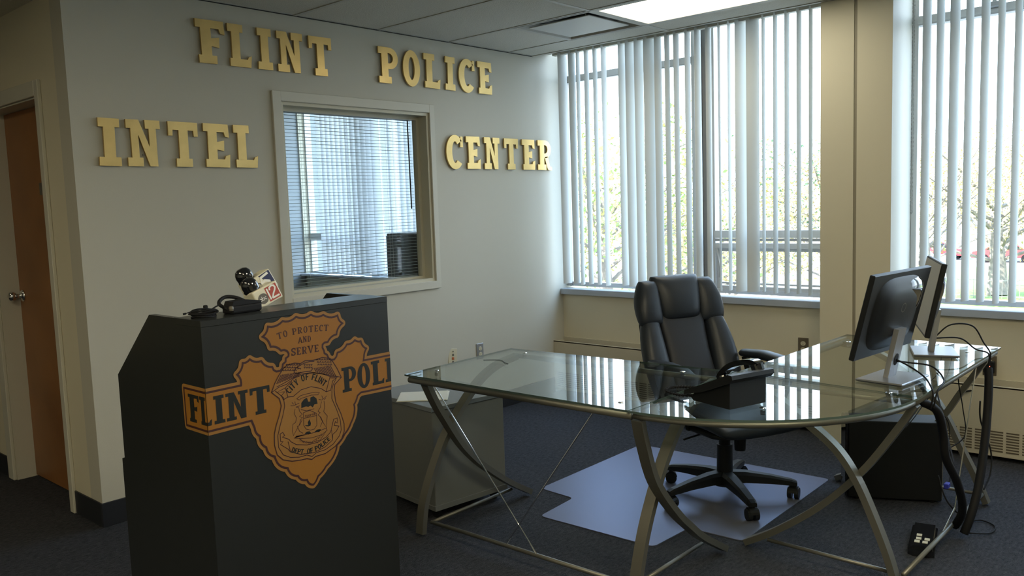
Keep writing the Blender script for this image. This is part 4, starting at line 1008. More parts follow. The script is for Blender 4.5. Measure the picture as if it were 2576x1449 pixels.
PD1 = [(-3.232, .712), (-3.189, .640), (-3.129, .542), (-3.053, .414), (-2.93, .27), (-2.77, .13), (-2.545, .015)]
PD2 = [(-3.238, .012), (-3.187, .136), (-3.134, .243), (-3.053, .412), (-2.980, .514), (-2.86, .62), (-2.70, .700), (-2.56, .722)]
leg_y(PD1, -.93, -.0235); leg_y(PD2, -.93, .0235)
rail('stretcher', [(-2.746, -1.368, .06), (-2.195, -1.364, .06)], .008)
rail('stretcher', [(-2.745, -1.36, .058), (-2.725, -2.47, .058)], .009)
rail('stretcher', [(-2.725, -2.455, .06), (-2.215, -2.461, .06)], .008)
rail('stretcher', [(-2.03, -2.66, .06), (-2.04, -3.17, .06)], .008)
rail('stretcher', [(-2.032, -3.20, .058), (-.93, -3.222, .058)], .0095)
rail('stretcher', [(-.935, -3.22, .06), (-.935, -2.62, .06)], .008)
def rod(p0, p1):
    bm = NB(); cyl(bm, p0, p1, .0032, 8); link('tension_rod', bm, M['chrome'], desk)
rod((-2.765, -1.437, .712), (-2.735, -1.985, .06)); rod((-2.752, -2.305, .712), (-2.735, -1.812, .06))
rod((-1.42, -3.225, .14), (-1.52, -3.205, .06)); rod((-1.42, -3.225, .14), (-1.16, -3.238, .715)); rod((-1.74, -3.228, .715), (-1.20, -3.215, .06))
bm = NB()
for x, y in ((-2.66, -1.345), (-2.10, -1.40), (-2.09, -2.30), (-2.71, -2.40), (-2.03, -3.14), (-2.50, -2.86), (-1.02, -3.17), (-1.0, -2.62)):
    lathe(bm, [(0, .0025), (.011, .0022), (.012, .0)], c=(x, y, GT), seg=16)
    lathe(bm, [(.009, 0), (.009, -.016), (0, -.016)], c=(x, y, GB), seg=12)
link('glass_clamp', bm, M['chrome'], desk, smooth=True)

# ================================================================== CHAIR MAT, PEDESTAL, PAPER
mp = [(-1.000, -1.365), (-.968, -2.516), (-1.980, -2.525), (-1.988, -2.262), (-2.264, -2.247), (-2.280, -1.622), (-1.990, -1.600), (-1.975, -1.372)]
def rounded(pts, r, n=5):
    out = []; m = len(pts)
    for i in range(m):
        p = Vector(pts[i]); a = (Vector(pts[i - 1]) - p).normalized(); b = (Vector(pts[(i + 1) % m]) - p).normalized()
        for k in range(n + 1):
            q = k / n; s0 = p + a * r; s1 = p + b * r
            out.append(tuple((1 - q) ** 2 * s0 + 2 * q * (1 - q) * p + q * q * s1))
    return out
bm = NB(); prism(bm, rounded(mp, .03), 'z', 0.0005, .004)
o = link('chair_mat', bm, M['mat']); tag(o, 'clear vinyl chair mat with a lip, on the carpet under the office chair', 'chair mat')

t = thing('filing_pedestal', 'grey rolling file pedestal behind the left end of the glass desk', 'file cabinet', (-2.625, -1.262, 0), R(-7))
PW, PD = .445, .52
bm = NB(); box(bm, 0, PW, 0, PD, .055, .535, bev=.003); link('body', bm, M['pedwhite'], t)
bm = NB(); box(bm, -.012, PW + .010, -.012, PD + .01, .535, .558, bev=.002); link('lid', bm, M['pedlid'], t)
bm = NB(); box(bm, -.006, PW + .004, -.006, .004, .05, .075); box(bm, -.006, 0, 0, PD, .05, .072); link('bottom_rim', bm, M['pedwhite'], t)
for x, y in ((.04, .05), (PW - .04, .05), (.04, PD - .05), (PW - .04, PD - .05)):
    bm = NB(); cyl(bm, (x - .012, y, .026), (x + .012, y, .026), .026, 18); box(bm, x - .018, x + .018, y - .012, y + .012, .036, .056); link('caster', bm, M['blackplastic'], t)
for z0, z1 in ((.085, .295), (.305, .525)):
    bm = NB(); box(bm, .01, PW - .01, PD, PD + .018, z0, z1, bev=.003); dr = link('drawer', bm, M['pedwhite'], t)
    bm = NB(); box(bm, PW / 2 - .06, PW / 2 + .06, PD + .018, PD + .03, (z0 + z1) / 2 + .04, (z0 + z1) / 2 + .052, bev=.003); link('drawer_handle', bm, M['steel'], dr)
bm = NB(); box(bm, -.125, .125, -.10, .10, 0, .002); box(bm, -.122, .118, -.097, .101, .002, .004)
o = link('paper_sheets', bm, M['paper']); o.location = (-2.495, -1.065, .559); o.rotation_euler = (0, 0, R(-47)); tag(o, 'two white paper sheets on top of the file pedestal', 'paper')

# ================================================================== OFFICE CHAIR
def pad(bm, rows, mapf, n=20, p=2.6):
    """cushion lofted over rows (v, u_left, u_right, thickness); mapf(u, v, w) -> 3-D"""
    m = len(rows); rings = []
    for (v, ul, ur, th) in rows:
        c, h = (ul + ur) / 2, (ur - ul) / 2; ring = []
        for k in range(n):
            a = 2 * math.pi * k / n; ca, sa = math.cos(a), math.sin(a)
            ring.append(bm.verts.new(mapf(c + h * math.copysign(abs(ca) ** (2 / p), ca), v, th * math.copysign(abs(sa) ** (2 / p), sa))))
        rings.append(ring)
    for A, B in zip(rings, rings[1:]):
        for k in range(n): bm.faces.new([A[k], A[(k + 1) % n], B[(k + 1) % n], B[k]])
    bm.faces.new(rings[0][::-1]); bm.faces.new(rings[-1])

def rows_pad(v0, v1, left, right, th, k=12):
    """left/right: functions of f in 0..1; the ends are rounded over"""
    out = []
    for i in range(k + 1):
        a = math.pi * i / k; f = (1 - math.cos(a)) / 2; v = v0 + (v1 - v0) * f
        q = max(.12, math.sin(a)) ** .45
        l, r = left(f), right(f); c = (l + r) / 2; h = (r - l) / 2 * (1 - .10 * (1 - q))
        out.append((v, c - h, c + h, th * q))
    return out
CA = math.atan2(-.905, -.425) - math.pi / 2
ch = thing('office_chair', 'high back black leather office chair on a five star base', 'office chair', (-1.52, -2.20, .004), CA)
def back(u, v, w):
    # v = height above the floor; the back leans away (-y) and wraps forward at the sides
    y = -.235 - .21 * (max(0.0, v - .5) / .6) ** 1.1 - .03 * math.sin((v - .45) * 4.5) + .26 * u * u
    return (u, y + w, v)
lerp = lambda a, b, f: a + (b - a) * f
bm = NB(); pad(bm, rows_pad(.47, 1.05, lambda f: -lerp(.250, .205, f) - .02 * math.sin(f * 3.1), lambda f: lerp(.250, .205, f) + .02 * math.sin(f * 3.1), .035), lambda u, v, w: back(u, v, w - .035)); link('back_shell', bm, M['blackplastic'], ch, smooth=True)
bm = NB(); pad(bm, rows_pad(.46, .90, lambda f: -lerp(.150, .148, f) + .02 * math.sin(f * 3.1), lambda f: lerp(.150, .148, f) - .02 * math.sin(f * 3.1), .035), lambda u, v, w: back(u, v, w + .020)); link('back_panel', bm, M['leather2'], ch, smooth=True)
for s in (-1, 1):
    def L(f): return lerp(.13, .150, f) if s > 0 else -lerp(.262, .235, f) - .035 * math.sin(f * 2.9)
    def Rr(f): return lerp(.262, .235, f) + .035 * math.sin(f * 2.9) if s > 0 else -lerp(.13, .150, f)
    bm = NB(); pad(bm, rows_pad(.47, .885, L, Rr, .055), lambda u, v, w: back(u, v, w + .018)); link('side_bolster', bm, M['leather'], ch, smooth=True)
    def L2(f): return .115 if s > 0 else -lerp(.262, .222, f) - .022 * math.sin(f * 3.1)
    def R2(f): return lerp(.262, .222, f) + .022 * math.sin(f * 3.1) if s > 0 else -.115
    bm = NB(); pad(bm, rows_pad(.845, 1.068, L2, R2, .058), lambda u, v, w: back(u, v, w + .012)); link('head_bolster', bm, M['leather'], ch, smooth=True)
bm = NB(); pad(bm, rows_pad(.865, 1.088, lambda f: -lerp(.120, .150, f), lambda f: lerp(.120, .150, f), .072), lambda u, v, w: back(u, v, w + .012)); link('head_pillow', bm, M['leather'], ch, smooth=True)
bm = NB(); rows = []
for i in range(13):
    a = math.pi * i / 12; f = (1 - math.cos(a)) / 2; rows.append((-.25 + .57 * f, -.265 * (.90 + .10 * math.sin(a)), .265 * (.90 + .10 * math.sin(a)), .052 * max(.15, math.sin(a)) ** .4))
pad(bm, rows, lambda u, v, w: (u, v, .435 + w + .10 * u * u - .02 * (v > .2) * (v - .2) / .1)); link('seat', bm, M['leather'], ch, smooth=True)
bm = NB(); pad(bm, [(-.22, -.20, .20, .01), (-.18, -.235, .235, .028), (0, -.245, .245, .032), (.21, -.24, .24, .030), (.285, -.20, .20, .01)], lambda u, v, w: (u, v, .388 + w + .06 * u * u)); link('seat_pan', bm, M['blackplastic'], ch, smooth=True)
for s in (-1, 1):
    bm = NB(); pad(bm, [(-.225, s * .285 - .020, s * .285 + .020, .008), (-.20, s * .285 - .034, s * .285 + .034, .020), (-.05, s * .292 - .040, s * .292 + .040, .024), (.08, s * .292 - .038, s * .292 + .038, .023), (.14, s * .288 - .026, s * .288 + .026, .014), (.155, s * .288 - .015, s * .288 + .015, .005)], lambda u, v, w: (u, v, .682 + w - 1.0 * max(0, v - .0) ** 2 - .8 * min(0, v + .1) ** 2)); link('armrest', bm, M['leather'], ch, smooth=True)
    bm = NB(); bar(bm, spline([(s * .288, .11, .668), (s * .292, .13, .62), (s * .29, .10, .52), (s * .265, .04, .405), (s * .19, .0, .385)], 6), .045, .022, (0, 1, 0)); bar(bm, spline([(s * .285, -.19, .655), (s * .29, -.16, .57), (s * .275, -.06, .42), (s * .19, -.02, .385)], 6), .022, .04, (1, 0, 0)); link('arm_support', bm, M['blackplastic'], ch)
bm = NB(); box(bm, -.035, .035, -.30, -.20, .36, .52, bev=.01); box(bm, -.07, .07, -.14, .16, .340, .375, bev=.01); box(bm, -.03, .03, -.30, -.10, .345, .37); link('tilt_mechanism', bm, M['blackplastic'], ch)
bm = NB(); cyl(bm, (0, .12, .36), (0, .12, .27), .030, 18, .026); link('tension_knob', bm, M['blackplastic'], ch)
bm = NB(); tube(bm, spline([(.06, .02, .355), (.16, .03, .350), (.27, .04, .340)], 5), .005, 8); link('lever', bm, M['blackplastic'], ch)
bm = NB(); lathe(bm, [(0, .35), (.028, .35), (.028, .27), (.038, .27), (.038, .255), (.040, .12), (.055, .10), (.058, .065), (0, .062)], seg=26); link('gas_column', bm, M['blackplastic'], ch, smooth=False)
base0 = R(13) - CA
for k in range(5):
    a = base0 + 2 * math.pi * k / 5; d = Vector((math.cos(a), math.sin(a), 0)); s_ = Vector((-d.y, d.x, 0))
    bm = NB(); rings = []
    for q, (rr, z, w, h) in enumerate([(.02, .105, .040, .030), (.10, .108, .034, .026), (.22, .098, .026, .020), (.32, .084, .022, .014), (.345, .078, .018, .010)]):
        c = d * rr + Vector((0, 0, z)); rings.append([bm.verts.new(c + s_ * (x * w) + Vector((0, 0, y * h))) for x, y in ((-1, -1), (1, -1), (1, .5), (.6, 1), (-.6, 1), (-1, .5))])
    for A, B in zip(rings, rings[1:]):
        for i in range(6): bm.faces.new([A[i], A[(i + 1) % 6], B[(i + 1) % 6], B[i]])
    bm.faces.new(rings[0][::-1]); bm.faces.new(rings[-1])
    lg = link('base_leg', bm, M['blackplastic'], ch)
    bm = NB(); c = d * .33
    ax = (Matrix.Rotation(R(60 + 70 * k), 3, 'Z') @ d)
    for sg in (-1, 1): cyl(bm, c + ax * (sg * .007) + Vector((0, 0, .0285)), c + ax * (sg * .027) + Vector((0, 0, .0285)), .0285, 20)
    cyl(bm, c + Vector((0, 0, .03)), c + Vector((0, 0, .085)), .010, 12)
    pp = Vector((-ax.y, ax.x, 0))
    bar(bm, [c + pp * (.030 * math.cos(R(q))) + Vector((0, 0, .0285 + .033 * math.sin(R(q)))) for q in range(10, 171, 20)], .040, .004, ax)
    link('caster', bm, M['blackplastic'], lg)

# ================================================================== DESK PHONE
ph = thing('desk_phone', 'black corded office phone on the curved corner of the glass desk', 'telephone', (-2.465, -2.715, .7505), math.atan2(.95, .30) - math.pi / 2)
# local: +y towards the user, x across; low edge at +y
bm = NB()
prism(bm, [(.120, .020), (.118, .036), (.030, .070), (-.105, .128), (-.122, .126), (-.126, .112), (-.112, .098), (.02, .045)], 'x', -.115, .095); ob = link('keypad_housing', bm, M['blackplastic'], ph)
bm = NB(); prism(bm, [(.085, .0), (.10, .012), (.05, .055), (-.10, .105), (-.098, .0)], 'x', -.100, .080); link('stand', bm, M['blackplastic'], ph)
bm = NB(); nrm = Vector((0, .40, .917)).normalized()
def onface(x, t, h): # t 0..1 from low to high
    p = Vector((x, .10 - .19 * t, .045 + .076 * t)); return p + nrm * h
P = spline([onface(.060, .02, .016), onface(.060, .12, .030), onface(.060, .35, .046), onface(.060, .65, .046), onface(.060, .92, .034), onface(.060, 1.04, .014)], 6)
rings = []
bar(bm, P, .038, .020, (1, 0, 0)); 
for t0 in (.06, .97): 
    c = onface(.060, t0, .008); cyl(bm, c - nrm * .008, c + nrm * .014, .024, 18)
link('handset', bm, M['gloss'], ph, smooth=False)
bm = NB()
for i in range(3):
    for j2 in range(4):
        c = onface(-.055 + i * .022, .15 + j2 * .10, -.004); box(bm, -.007, .007, -.005, .005, 0, .004, mtx=Matrix.Translation(c) @ Matrix.Rotation(R(-22), 4, 'X'))
link('keys', bm, M['greyprint'], ph)
bm = NB(); c = onface(-.03, .80, .0); box(bm, -.05, .05, -.025, .025, 0, .003, mtx=Matrix.Translation(c) @ Matrix.Rotation(R(-22), 4, 'X')); link('display', bm, M['gloss'], ph)
# coiled cord loop
ctr = spline([(-.10, .085, .018), (-.112, .16, .010), (-.10, .235, .009), (-.06, .268, .009), (-.015, .262, .009), (.02, .215, .010), (.022, .16, .012), (.02, .10, .026)], 14)
bm = NB(); hel = []
pts, Tn, Nn = frames(ctr)
for i in range(len(pts) - 1):
    for q in range(4):
        f = q / 4; p = pts[i].lerp(pts[i + 1], f); t_ = Tn[i]; n_ = Nn[i]; b_ = t_.cross(n_); a = (i * 4 + q) * 1.9
        hel.append(p + (n_ * math.cos(a) + b_ * math.sin(a)) * .0048)
tube(bm, hel, .0019, 5); tube(bm, pts, .0042, 8); link('coiled_cord', bm, M['rubber'], ph)

# ================================================================== MONITORS
def monitor(label, c, az, tilt, W_, H_, base_c, base_az, faces_back):
    """c: panel centre; az: heading of its long edge; tilt about the long edge; local frame x = long edge, y = back normal"""
    t = thing('monitor', label, 'monitor', (base_c[0], base_c[1], .7505), 0, None)
    o = Vector((base_c[0], base_c[1], .7505))
    l = Vector((math.cos(az), math.sin(az), 0)); n0 = Vector((math.sin(az), -math.cos(az), 0))
    up = Vector((0, 0, 1)) * math.cos(tilt) + n0 * math.sin(tilt); nb = l.cross(up)
    if nb.dot(n0) < 0: nb = -nb
    if not faces_back: nb = -nb             # nb = outward direction of the rear of the monitor
    C0 = Vector(c) - o
    def P(x, y, z): return C0 + l * x + up * z + nb * y
    def pbox(bm, x0, x1, y0, y1, z0, z1, bev=0):
        mtx = Matrix(((l.x, nb.x, up.x, C0.x), (l.y, nb.y, up.y, C0.y), (l.z, nb.z, up.z, C0.z), (0, 0, 0, 1)))
        box(bm, x0, x1, y0, y1, z0, z1, mtx=mtx, bev=bev)
    bm = NB(); pbox(bm, -W_ / 2, W_ / 2, -.022, .0, -H_ / 2, H_ / 2, .003); link('bezel', bm, M['blackplastic'], t)
    bm = NB(); pbox(bm, -W_ / 2 + .008, W_ / 2 - .008, -.0236, -.0222, -H_ / 2 + .012, H_ / 2 - .008); link('screen', bm, M['screen'], t)
    # rear shell: swelling glossy housing
    bm = NB(); rr = []
    for (sx, sz, y) in ((.40, .44, .0), (.385, .42, .006), (.34, .37, .012), (.29, .31, .022), (.24, .25, .028), (.12, .12, .031)):
        rr.append([bm.verts.new(P(W_ * sx * math.copysign(abs(math.cos(q)) ** .55, math.cos(q)), y, H_ * sz * math.copysign(abs(math.sin(q)) ** .55, math.sin(q)))) for q in [2 * math.pi * (i + .5) / 40 for i in range(40)]])
    for A, B in zip(rr, rr[1:]):
        for i in range(40): bm.faces.new([A[i], A[(i + 1) % 40], B[(i + 1) % 40], B[i]])
    bm.faces.new(rr[-1])
    link('rear_shell', bm, M['blackplastic'], t, smooth=True)
    bm = NB(); gp = [(.205 + 0 * q, 0) for q in range(1)]
    outl = [P(W_ * .20 + .105 * math.copysign(abs(math.cos(q)) ** .7, math.cos(q)), 0, H_ * .17 + .082 * math.copysign(abs(math.sin(q)) ** .7, math.sin(q))) for q in [2 * math.pi * i / 36 for i in range(36)]]
    cc = P(W_ * .20, .030, H_ * .17); rg = [[bm.verts.new(p.lerp(cc, f) if False else P(0, 0, 0) + (p - P(0, 0, 0)).lerp(cc - P(0, 0, 0), f)) for p in outl] for f in (0, .15, .4, .7)]
    for f_, ring_ in zip((0, .5, .85, 1.0), rg):
        for v_ in ring_:
            d_ = (v_.co - C0).dot(nb); v_.co += nb * (.004 + .024 * f_ - d_)
    for A, B in zip(rg, rg[1:]):
        for i in range(36): bm.faces.new([A[i], A[(i + 1) % 36], B[(i + 1) % 36], B[i]])
    bm.faces.new(rg[-1]); link('glossy_panel', bm, M['gloss'], t, smooth=True)
    bm = NB(); fill2(bm, [[arc(0, 0, .020, .020, 0, 360, 24)[:-1], arc(0, 0, .0165, .0165, 0, 360, 24)[:-1]]], lambda p: P(p[0], .0318, p[1] + .03)); link('rear_badge', bm, M['greyprint'], t)
    # neck leaning forward from the base to the rear of the panel
    top = P(0, .040, -.055); bot = Vector((0, 0, .012)) - Vector((nb.x, nb.y, 0)).normalized() * .012
    bm = NB(); bar(bm, [bot, bot.lerp(top, .55), top], .074, .020, l); nk = link('neck', bm, M['silver'], t)
    mid = bot.lerp(top, .36); dirn = (top - bot).normalized(); nrm_ = l.cross(dirn); nrm_ = nrm_ if nrm_.dot(nb) > 0 else -nrm_
    bm = NB(); 
    ring = [mid + l * (.018 * math.cos(a)) + dirn * (.024 * math.sin(a)) for a in [2 * math.pi * i / 24 for i in range(24)]]
    A = [bm.verts.new(p + nrm_ * .0112) for p in ring]; B = [bm.verts.new(p + nrm_ * .0125) for p in ring]; bm.faces.new(B)
    for i in range(24): bm.faces.new([A[i], A[(i + 1) % 24], B[(i + 1) % 24], B[i]])
    link('cable_hole', bm, M['rubber'], nk)
    bl = Vector((math.cos(base_az), math.sin(base_az), 0))
    bm = NB(); mt = Matrix.Rotation(base_az, 4, 'Z'); box(bm, -.125, .125, -.093, .093, .003, .012, mtx=mt, bev=.003); box(bm, -.115, .115, -.085, .085, 0, .003, mtx=mt); link('base_plate', bm, M['silver'], t)
    return t, P, mid + nrm_ * .012
m1o, P1, h1 = monitor('black monitor nearer the phone, its glossy back to the room', (-1.735, -3.065, 1.014), -.106, .243, .529, .346, (-1.790, -3.078), -.12, True)
m2o, P2, h2 = monitor('black monitor nearer the window wall, its dull screen turned left', (-1.185, -3.055, 1.026), 3.516, -.197, .515, .324, (-1.120, -3.052), .36, False)

# ================================================================== COMPUTER, POWER STRIP, OUTLETS
t = thing('computer_tower', 'black desktop computer tower on the floor under the desk wing', 'computer', (-1.005, -3.068, 0), R(117))
# local x runs back from the near corner; y across to the right
TL_, TW_, TH_ = .42, .165, .395
bm = NB(); box(bm, 0, TL_, -TW_, 0, .012, TH_, bev=.004); link('case', bm, M['blackplastic'], t)
bm = NB(); box(bm, -.004, .0, -TW_ + .006, -.006, .02, TH_ - .006, bev=.001); rp = link('rear_plate', bm, M['steeldark'], t)
bm = NB()
for k in range(6): box(bm, -.008, -.003, -TW_ + .03, -.08, .06 + k * .022, .07 + k * .022)
box(bm, -.012, -.003, -.07, -.02, TH_ - .10, TH_ - .03); box(bm, -.014, -.003, -.06, -.03, .20, .25)
link('ports', bm, M['rubber'], rp)
bm = NB(); box(bm, -.0075, -.004, -.065, -.022, TH_ - .055, TH_ - .02); link('psu_label', bm, M['pedlid'], rp)
for x in (.04, TL_ - .04):
    for y in (-.02, -TW_ + .02): bm = NB(); cyl(bm, (x, y, 0), (x, y, .013), .012, 12); link('foot', bm, M['rubber'], t)
bm = NB(); box(bm, TL_, TL_ + .014, -TW_, 0, .012, TH_, bev=.005); link('front_bezel', bm, M['gloss'], t)

t = thing('power_strip', 'black surge protector with pale sockets on the carpet by the desk rail', 'power strip', (-1.545, -3.135, 0), R(12))
bm = NB(); prism(bm, [(-.14, -.05), (-.15, -.02), (-.15, .03), (-.135, .05), (.135, .05), (.15, .03), (.15, -.03), (.135, -.05)], 'z', 0, .026); prism(bm, [(-.13, -.04), (-.13, .04), (.13, .04), (.13, -.04)], 'z', .026, .042); link('housing', bm, M['gloss'], t)
for x, y in ((-.09, -.012), (-.055, .014), (-.055, -.018), (-.015, .014), (-.09, .018)):
    bm = NB(); box(bm, x - .012, x + .012, y - .010, y + .010, .042, .0435); link('socket', bm, M['ivory'], t)

def outlet(label, loc, axis, mplate, kind='duplex'):
    """axis 'y': on the sign wall facing -y; axis 'x': on the window wall facing -x"""
    t = thing('wall_outlet', label, 'outlet', loc, 0 if axis == 'y' else -math.pi / 2, None)
    bm = NB(); box(bm, -.035, .035, -.006, 0, -.057, .057, bev=.003, seg=2); link('cover_plate', bm, mplate, t)
    if kind == 'duplex':
        for z in (-.02, .02):
            bm = NB(); o_ = arc(0, z, .0165, .0145, 0, 360, 24)[:-1]; solid2(bm, [[o_]], lambda p: (p[0], -.0062, p[1]), lambda p: (p[0], -.0085, p[1])); so = link('socket', bm, M['ivory'], t)
            bm = NB(); box(bm, -.007, -.0055, -.0089, -.0084, z - .001, z + .008); box(bm, .0055, .007, -.0089, -.0084, z, z + .007); cyl(bm, (0, -.0084, z - .007), (0, -.0089, z - .007), .0025, 10); link('slots', bm, M['rubber'], so)
    elif kind == 'data':
        bm = NB(); cyl(bm, (0, -.006, .036), (0, -.011, .036), .004, 12); box(bm, -.006, .006, -.010, -.0055, .005, .020); box(bm, -.006, .006, -.010, -.0055, -.042, -.030); link('jack', bm, M['greyprint'], t)
        bm = NB(); box(bm, -.009, .009, -.009, -.0055, -.022, -.004, bev=.001); link('jack_insert', bm, mat('orange_jack', (.45, .13, .04), .5), t, )
    return t
outlet('ivory data jack plate tilted off the sign wall near the desk', (-1.262, -.004, .463), 'y', M['ivory'], 'data').rotation_euler = (R(-8), R(7), R(-14))
outlet('silver duplex outlet low on the sign wall, right of the jack plate', (-.985, 0, .460), 'y', M['plate'])
outlet('brown duplex outlet on the window wall, left of the column', (0, -1.975, .520), 'x', M['bronze'])
outlet('brown outlet on the window wall, half hidden behind the tall chair back', (0, -.835, .585), 'x', M['bronze'])
outlet('dark outlet with a black plug, right of the desk tip', (0, -3.050, .505), 'x', M['bronze'])
t = thing('power_adapter', 'black wall adapter with a tiny red light, plugged in beyond the desk', 'adapter', (-.009, -3.055, .50), -math.pi / 2)
bm = NB(); box(bm, -.03, .026, -.035, 0, -.030, .035, bev=.004); link('housing', bm, M['blackplastic'], t)
bm = NB(); lathe(bm, [(0, .002), (.003, .001), (.003, 0)], mtx=T4(.002, -.035, .008, 0, math.pi / 2), seg=10); link('indicator', bm, M['led'], t)
bm = NB(); tube(bm, spline([(.005, -.018, -.03), (.008, -.02, -.08), (-.005, -.05, -.115), (-.05, -.10, -.12), (-.10, -.2, -.12)], 6), .005, 8); link('lead', bm, M['rubber'], t)

# ================================================================== CABLES
def cable(label, pts, r=.0028, name='cable', m='rubber', n=8, cat='cable', group=None):
    bm = NB(); tube(bm, spline(pts, n), r, 8); o = link(name, bm, M[m], smooth=True); tag(o, label, cat, group); return o
b1 = Vector((-1.790, -3.078, .7505)); g1 = b1 + h1
cable('black video cable from the nearer monitor looping to the desk edge', [g1, g1 + Vector((.02, -.05, -.03)), (-1.80, -3.20, .775), (-1.88, -3.245, .757), (-1.915, -3.262, .735), (-1.915, -3.255, .68)], .0034)
cable('black power cable from the nearer monitor, the wider of its two loops', [g1 + Vector((.005, 0, -.008)), g1 + Vector((.06, -.04, -.02)), (-1.70, -3.20, .80), (-1.77, -3.262, .765), (-1.88, -3.268, .742), (-1.905, -3.262, .68)], .0034)
b2 = Vector((-1.120, -3.052, .7505)); g2 = b2 + h2
cable('black cable arching high from the farther monitor to the desk edge', [g2, g2 + Vector((.04, -.05, .05)), (-1.03, -3.19, .875), (-1.02, -3.235, .80), (-1.04, -3.268, .752), (-1.04, -3.258, .68)], .0034)
cable('black cable sagging from the farther monitor to the desk edge', [g2 + Vector((0, 0, -.01)), (-1.07, -3.15, .82), (-1.06, -3.21, .775), (-1.05, -3.262, .756), (-1.05, -3.262, .70)], .0034)
cable('thick black cable sleeve hanging from the desk beside the computer', [(-1.95, -3.215, .715), (-1.865, -3.262, .665), (-1.80, -3.27, .56), (-1.775, -3.275, .46), (-1.67, -3.29, .34), (-1.56, -3.285, .22), (-1.46, -3.26, .13), (-1.39, -3.22, .05)], .0165, 'cable_sleeve', n=10, cat='cable sleeve')
cable('long black cable sleeve from the far desk end down to the carpet', [(-1.05, -3.262, .69), (-1.07, -3.27, .64), (-1.12, -3.278, .52), (-1.20, -3.286, .38), (-1.30, -3.288, .22), (-1.37, -3.275, .10), (-1.39, -3.255, .025)], .018, 'cable_sleeve', n=10, cat='cable sleeve')
cable('thin dark cord dropping in a kinked loop behind the desk legs', [(-1.02, -3.06, .72), (-1.04, -3.05, .64), (-1.08, -3.0, .57), (-1.02, -3.0, .50), (-1.0, -3.08, .42), (-1.02, -3.10, .34), (-1.10, -3.10, .30)], .0022)
cable('thin dark cord from the desk underside to the computer top', [(-1.0, -3.10, .72), (-1.02, -3.08, .62), (-1.10, -3.02, .52), (-1.22, -3.0, .46), (-1.28, -2.98, .42)], .0022)
cable('thin brown cord beside the long cable sleeve', [(-.99, -3.12, .72), (-1.0, -3.13, .60), (-1.0, -3.15, .48), (-1.04, -3.17, .36), (-1.14, -3.12, .31)], .0026)
cable('black cord curling behind the sleeve near the radiator grille', [(-.90, -3.20, .50), (-.88, -3.20, .40), (-.86, -3.24, .26), (-.90, -3.25, .16), (-.98, -3.24, .10)], .0038)
cable('black cord resting in a loop on the carpet under the desk rail', [(-1.36, -3.27, .02), (-1.28, -3.33, .008), (-1.18, -3.33, .006), (-1.14, -3.27, .008), (-1.20, -3.22, .02), (-1.24, -3.15, .10), (-1.2, -3.10, .2)], .0035)
t = thing('cable_plug', 'blue video plug on a cable end above the carpet', 'plug', (-1.17, -3.13, .15)); bm = NB(); box(bm, -.02, .02, -.01, .01, -.012, .012, bev=.003); link('shell', bm, M['ledblue'], t); bm = NB(); tube(bm, spline([(0.02, 0, 0), (.06, .0, .03), (.09, .01, .12)], 5), .003, 8); link('lead', bm, M['rubber'], t)
cable('thin loose wire resting on the glass near the left desk end', [(-2.36, -1.36, .752), (-2.32, -1.43, .752), (-2.36, -1.50, .752), (-2.37, -1.53, .752)], .0012, 'wire')

# ================================================================== OFFICE BEYOND THE INTERIOR WINDOW
t = thing('office_desk', 'dark desk in the office beyond the interior window', 'desk', (-1.78, 1.70, 0))
bm = NB(); box(bm, -.95, .95, -.40, .40, .71, .74, bev=.003); link('desk_top', bm, M['darkwood'], t)
for sx in (-.93, .93):
    bm = NB(); box(bm, min(sx, sx * .97), max(sx, sx * .97), -.38, .38, 0, .71); link('side_panel', bm, M['darkwood'], t)
t = thing('storage_cabinet', 'tall grey cabinet against the office window, seen at the lower right of the opening', 'cabinet', (-.50, .80, 0))
bm = NB(); box(bm, -.28, .28, -.42, .42, 0, 1.30, bev=.004); link('body', bm, M['cabinet'], t)
for s in (-1, 1):
    bm = NB(); box(bm, -.292, -.28, min(.005 * s, .415 * s), max(.005 * s, .415 * s), .05, 1.28, bev=.003); dd = link('door', bm, M['cabinet'], t)
    bm = NB(); box(bm, -.302, -.292, .03 * s - .006, .03 * s + .006, .6, .8); link('door_handle', bm, M['steel'], dd)
bm = NB(); box(bm, -.16, .16, -.11, .11, 0, .02, bev=.002); o = link('paper_tray', bm, M['paper']); o.location = (-2.1, 1.45, .74); tag(o, 'pale papers lying on the dark office desk', 'papers')

# ================================================================== OUTSIDE
GZ = -4.1
gm = mat('asphalt', (0.16, 0.16, 0.16), .9, noise=(.6, (.22, .22, .21), .3, .7))
lm = mat('lawn_grass', (0.10, 0.19, 0.035), .9, noise=(.35, (.20, .26, .07), .3, .7))
cmt = mat('concrete_walk', (.42, .41, .38), .9)
bm = NB(); box(bm, 1.0, 260, -120, 160, GZ - .3, GZ); link('ground', bm, gm, kind='structure')
bm = NB(); prism(bm, [(38, -30), (60, -30), (62, 12), (58, 14.5), (50, 16), (40, 13)], 'z', GZ, GZ + .05); prism(bm, [(20, 19), (44, 22), (46, 50), (20, 55)], 'z', GZ, GZ + .05)
o = link('lawn', bm, lm); o['kind'] = 'stuff'; o['label'] = 'sunlit grass beyond the windows'; o['category'] = 'grass'
bm = NB(); box(bm, 36.5, 38, -30, 60, GZ, GZ + .06); box(bm, 50, 52, -30, 8, GZ + .05, GZ + .07); link('path', bm, cmt, kind='structure')
bark = mat('tree_bark', (.24, .21, .17), .9, noise=(6, (.15, .13, .11), .35, .65))
LEAF = [mat('leaf_yellow', (.42, .37, .15), .7), mat('leaf_green', (.19, .27, .08), .7), mat('leaf_gold', (.44, .33, .15), .7), mat('leaf_deep', (.09, .18, .08), .7)]
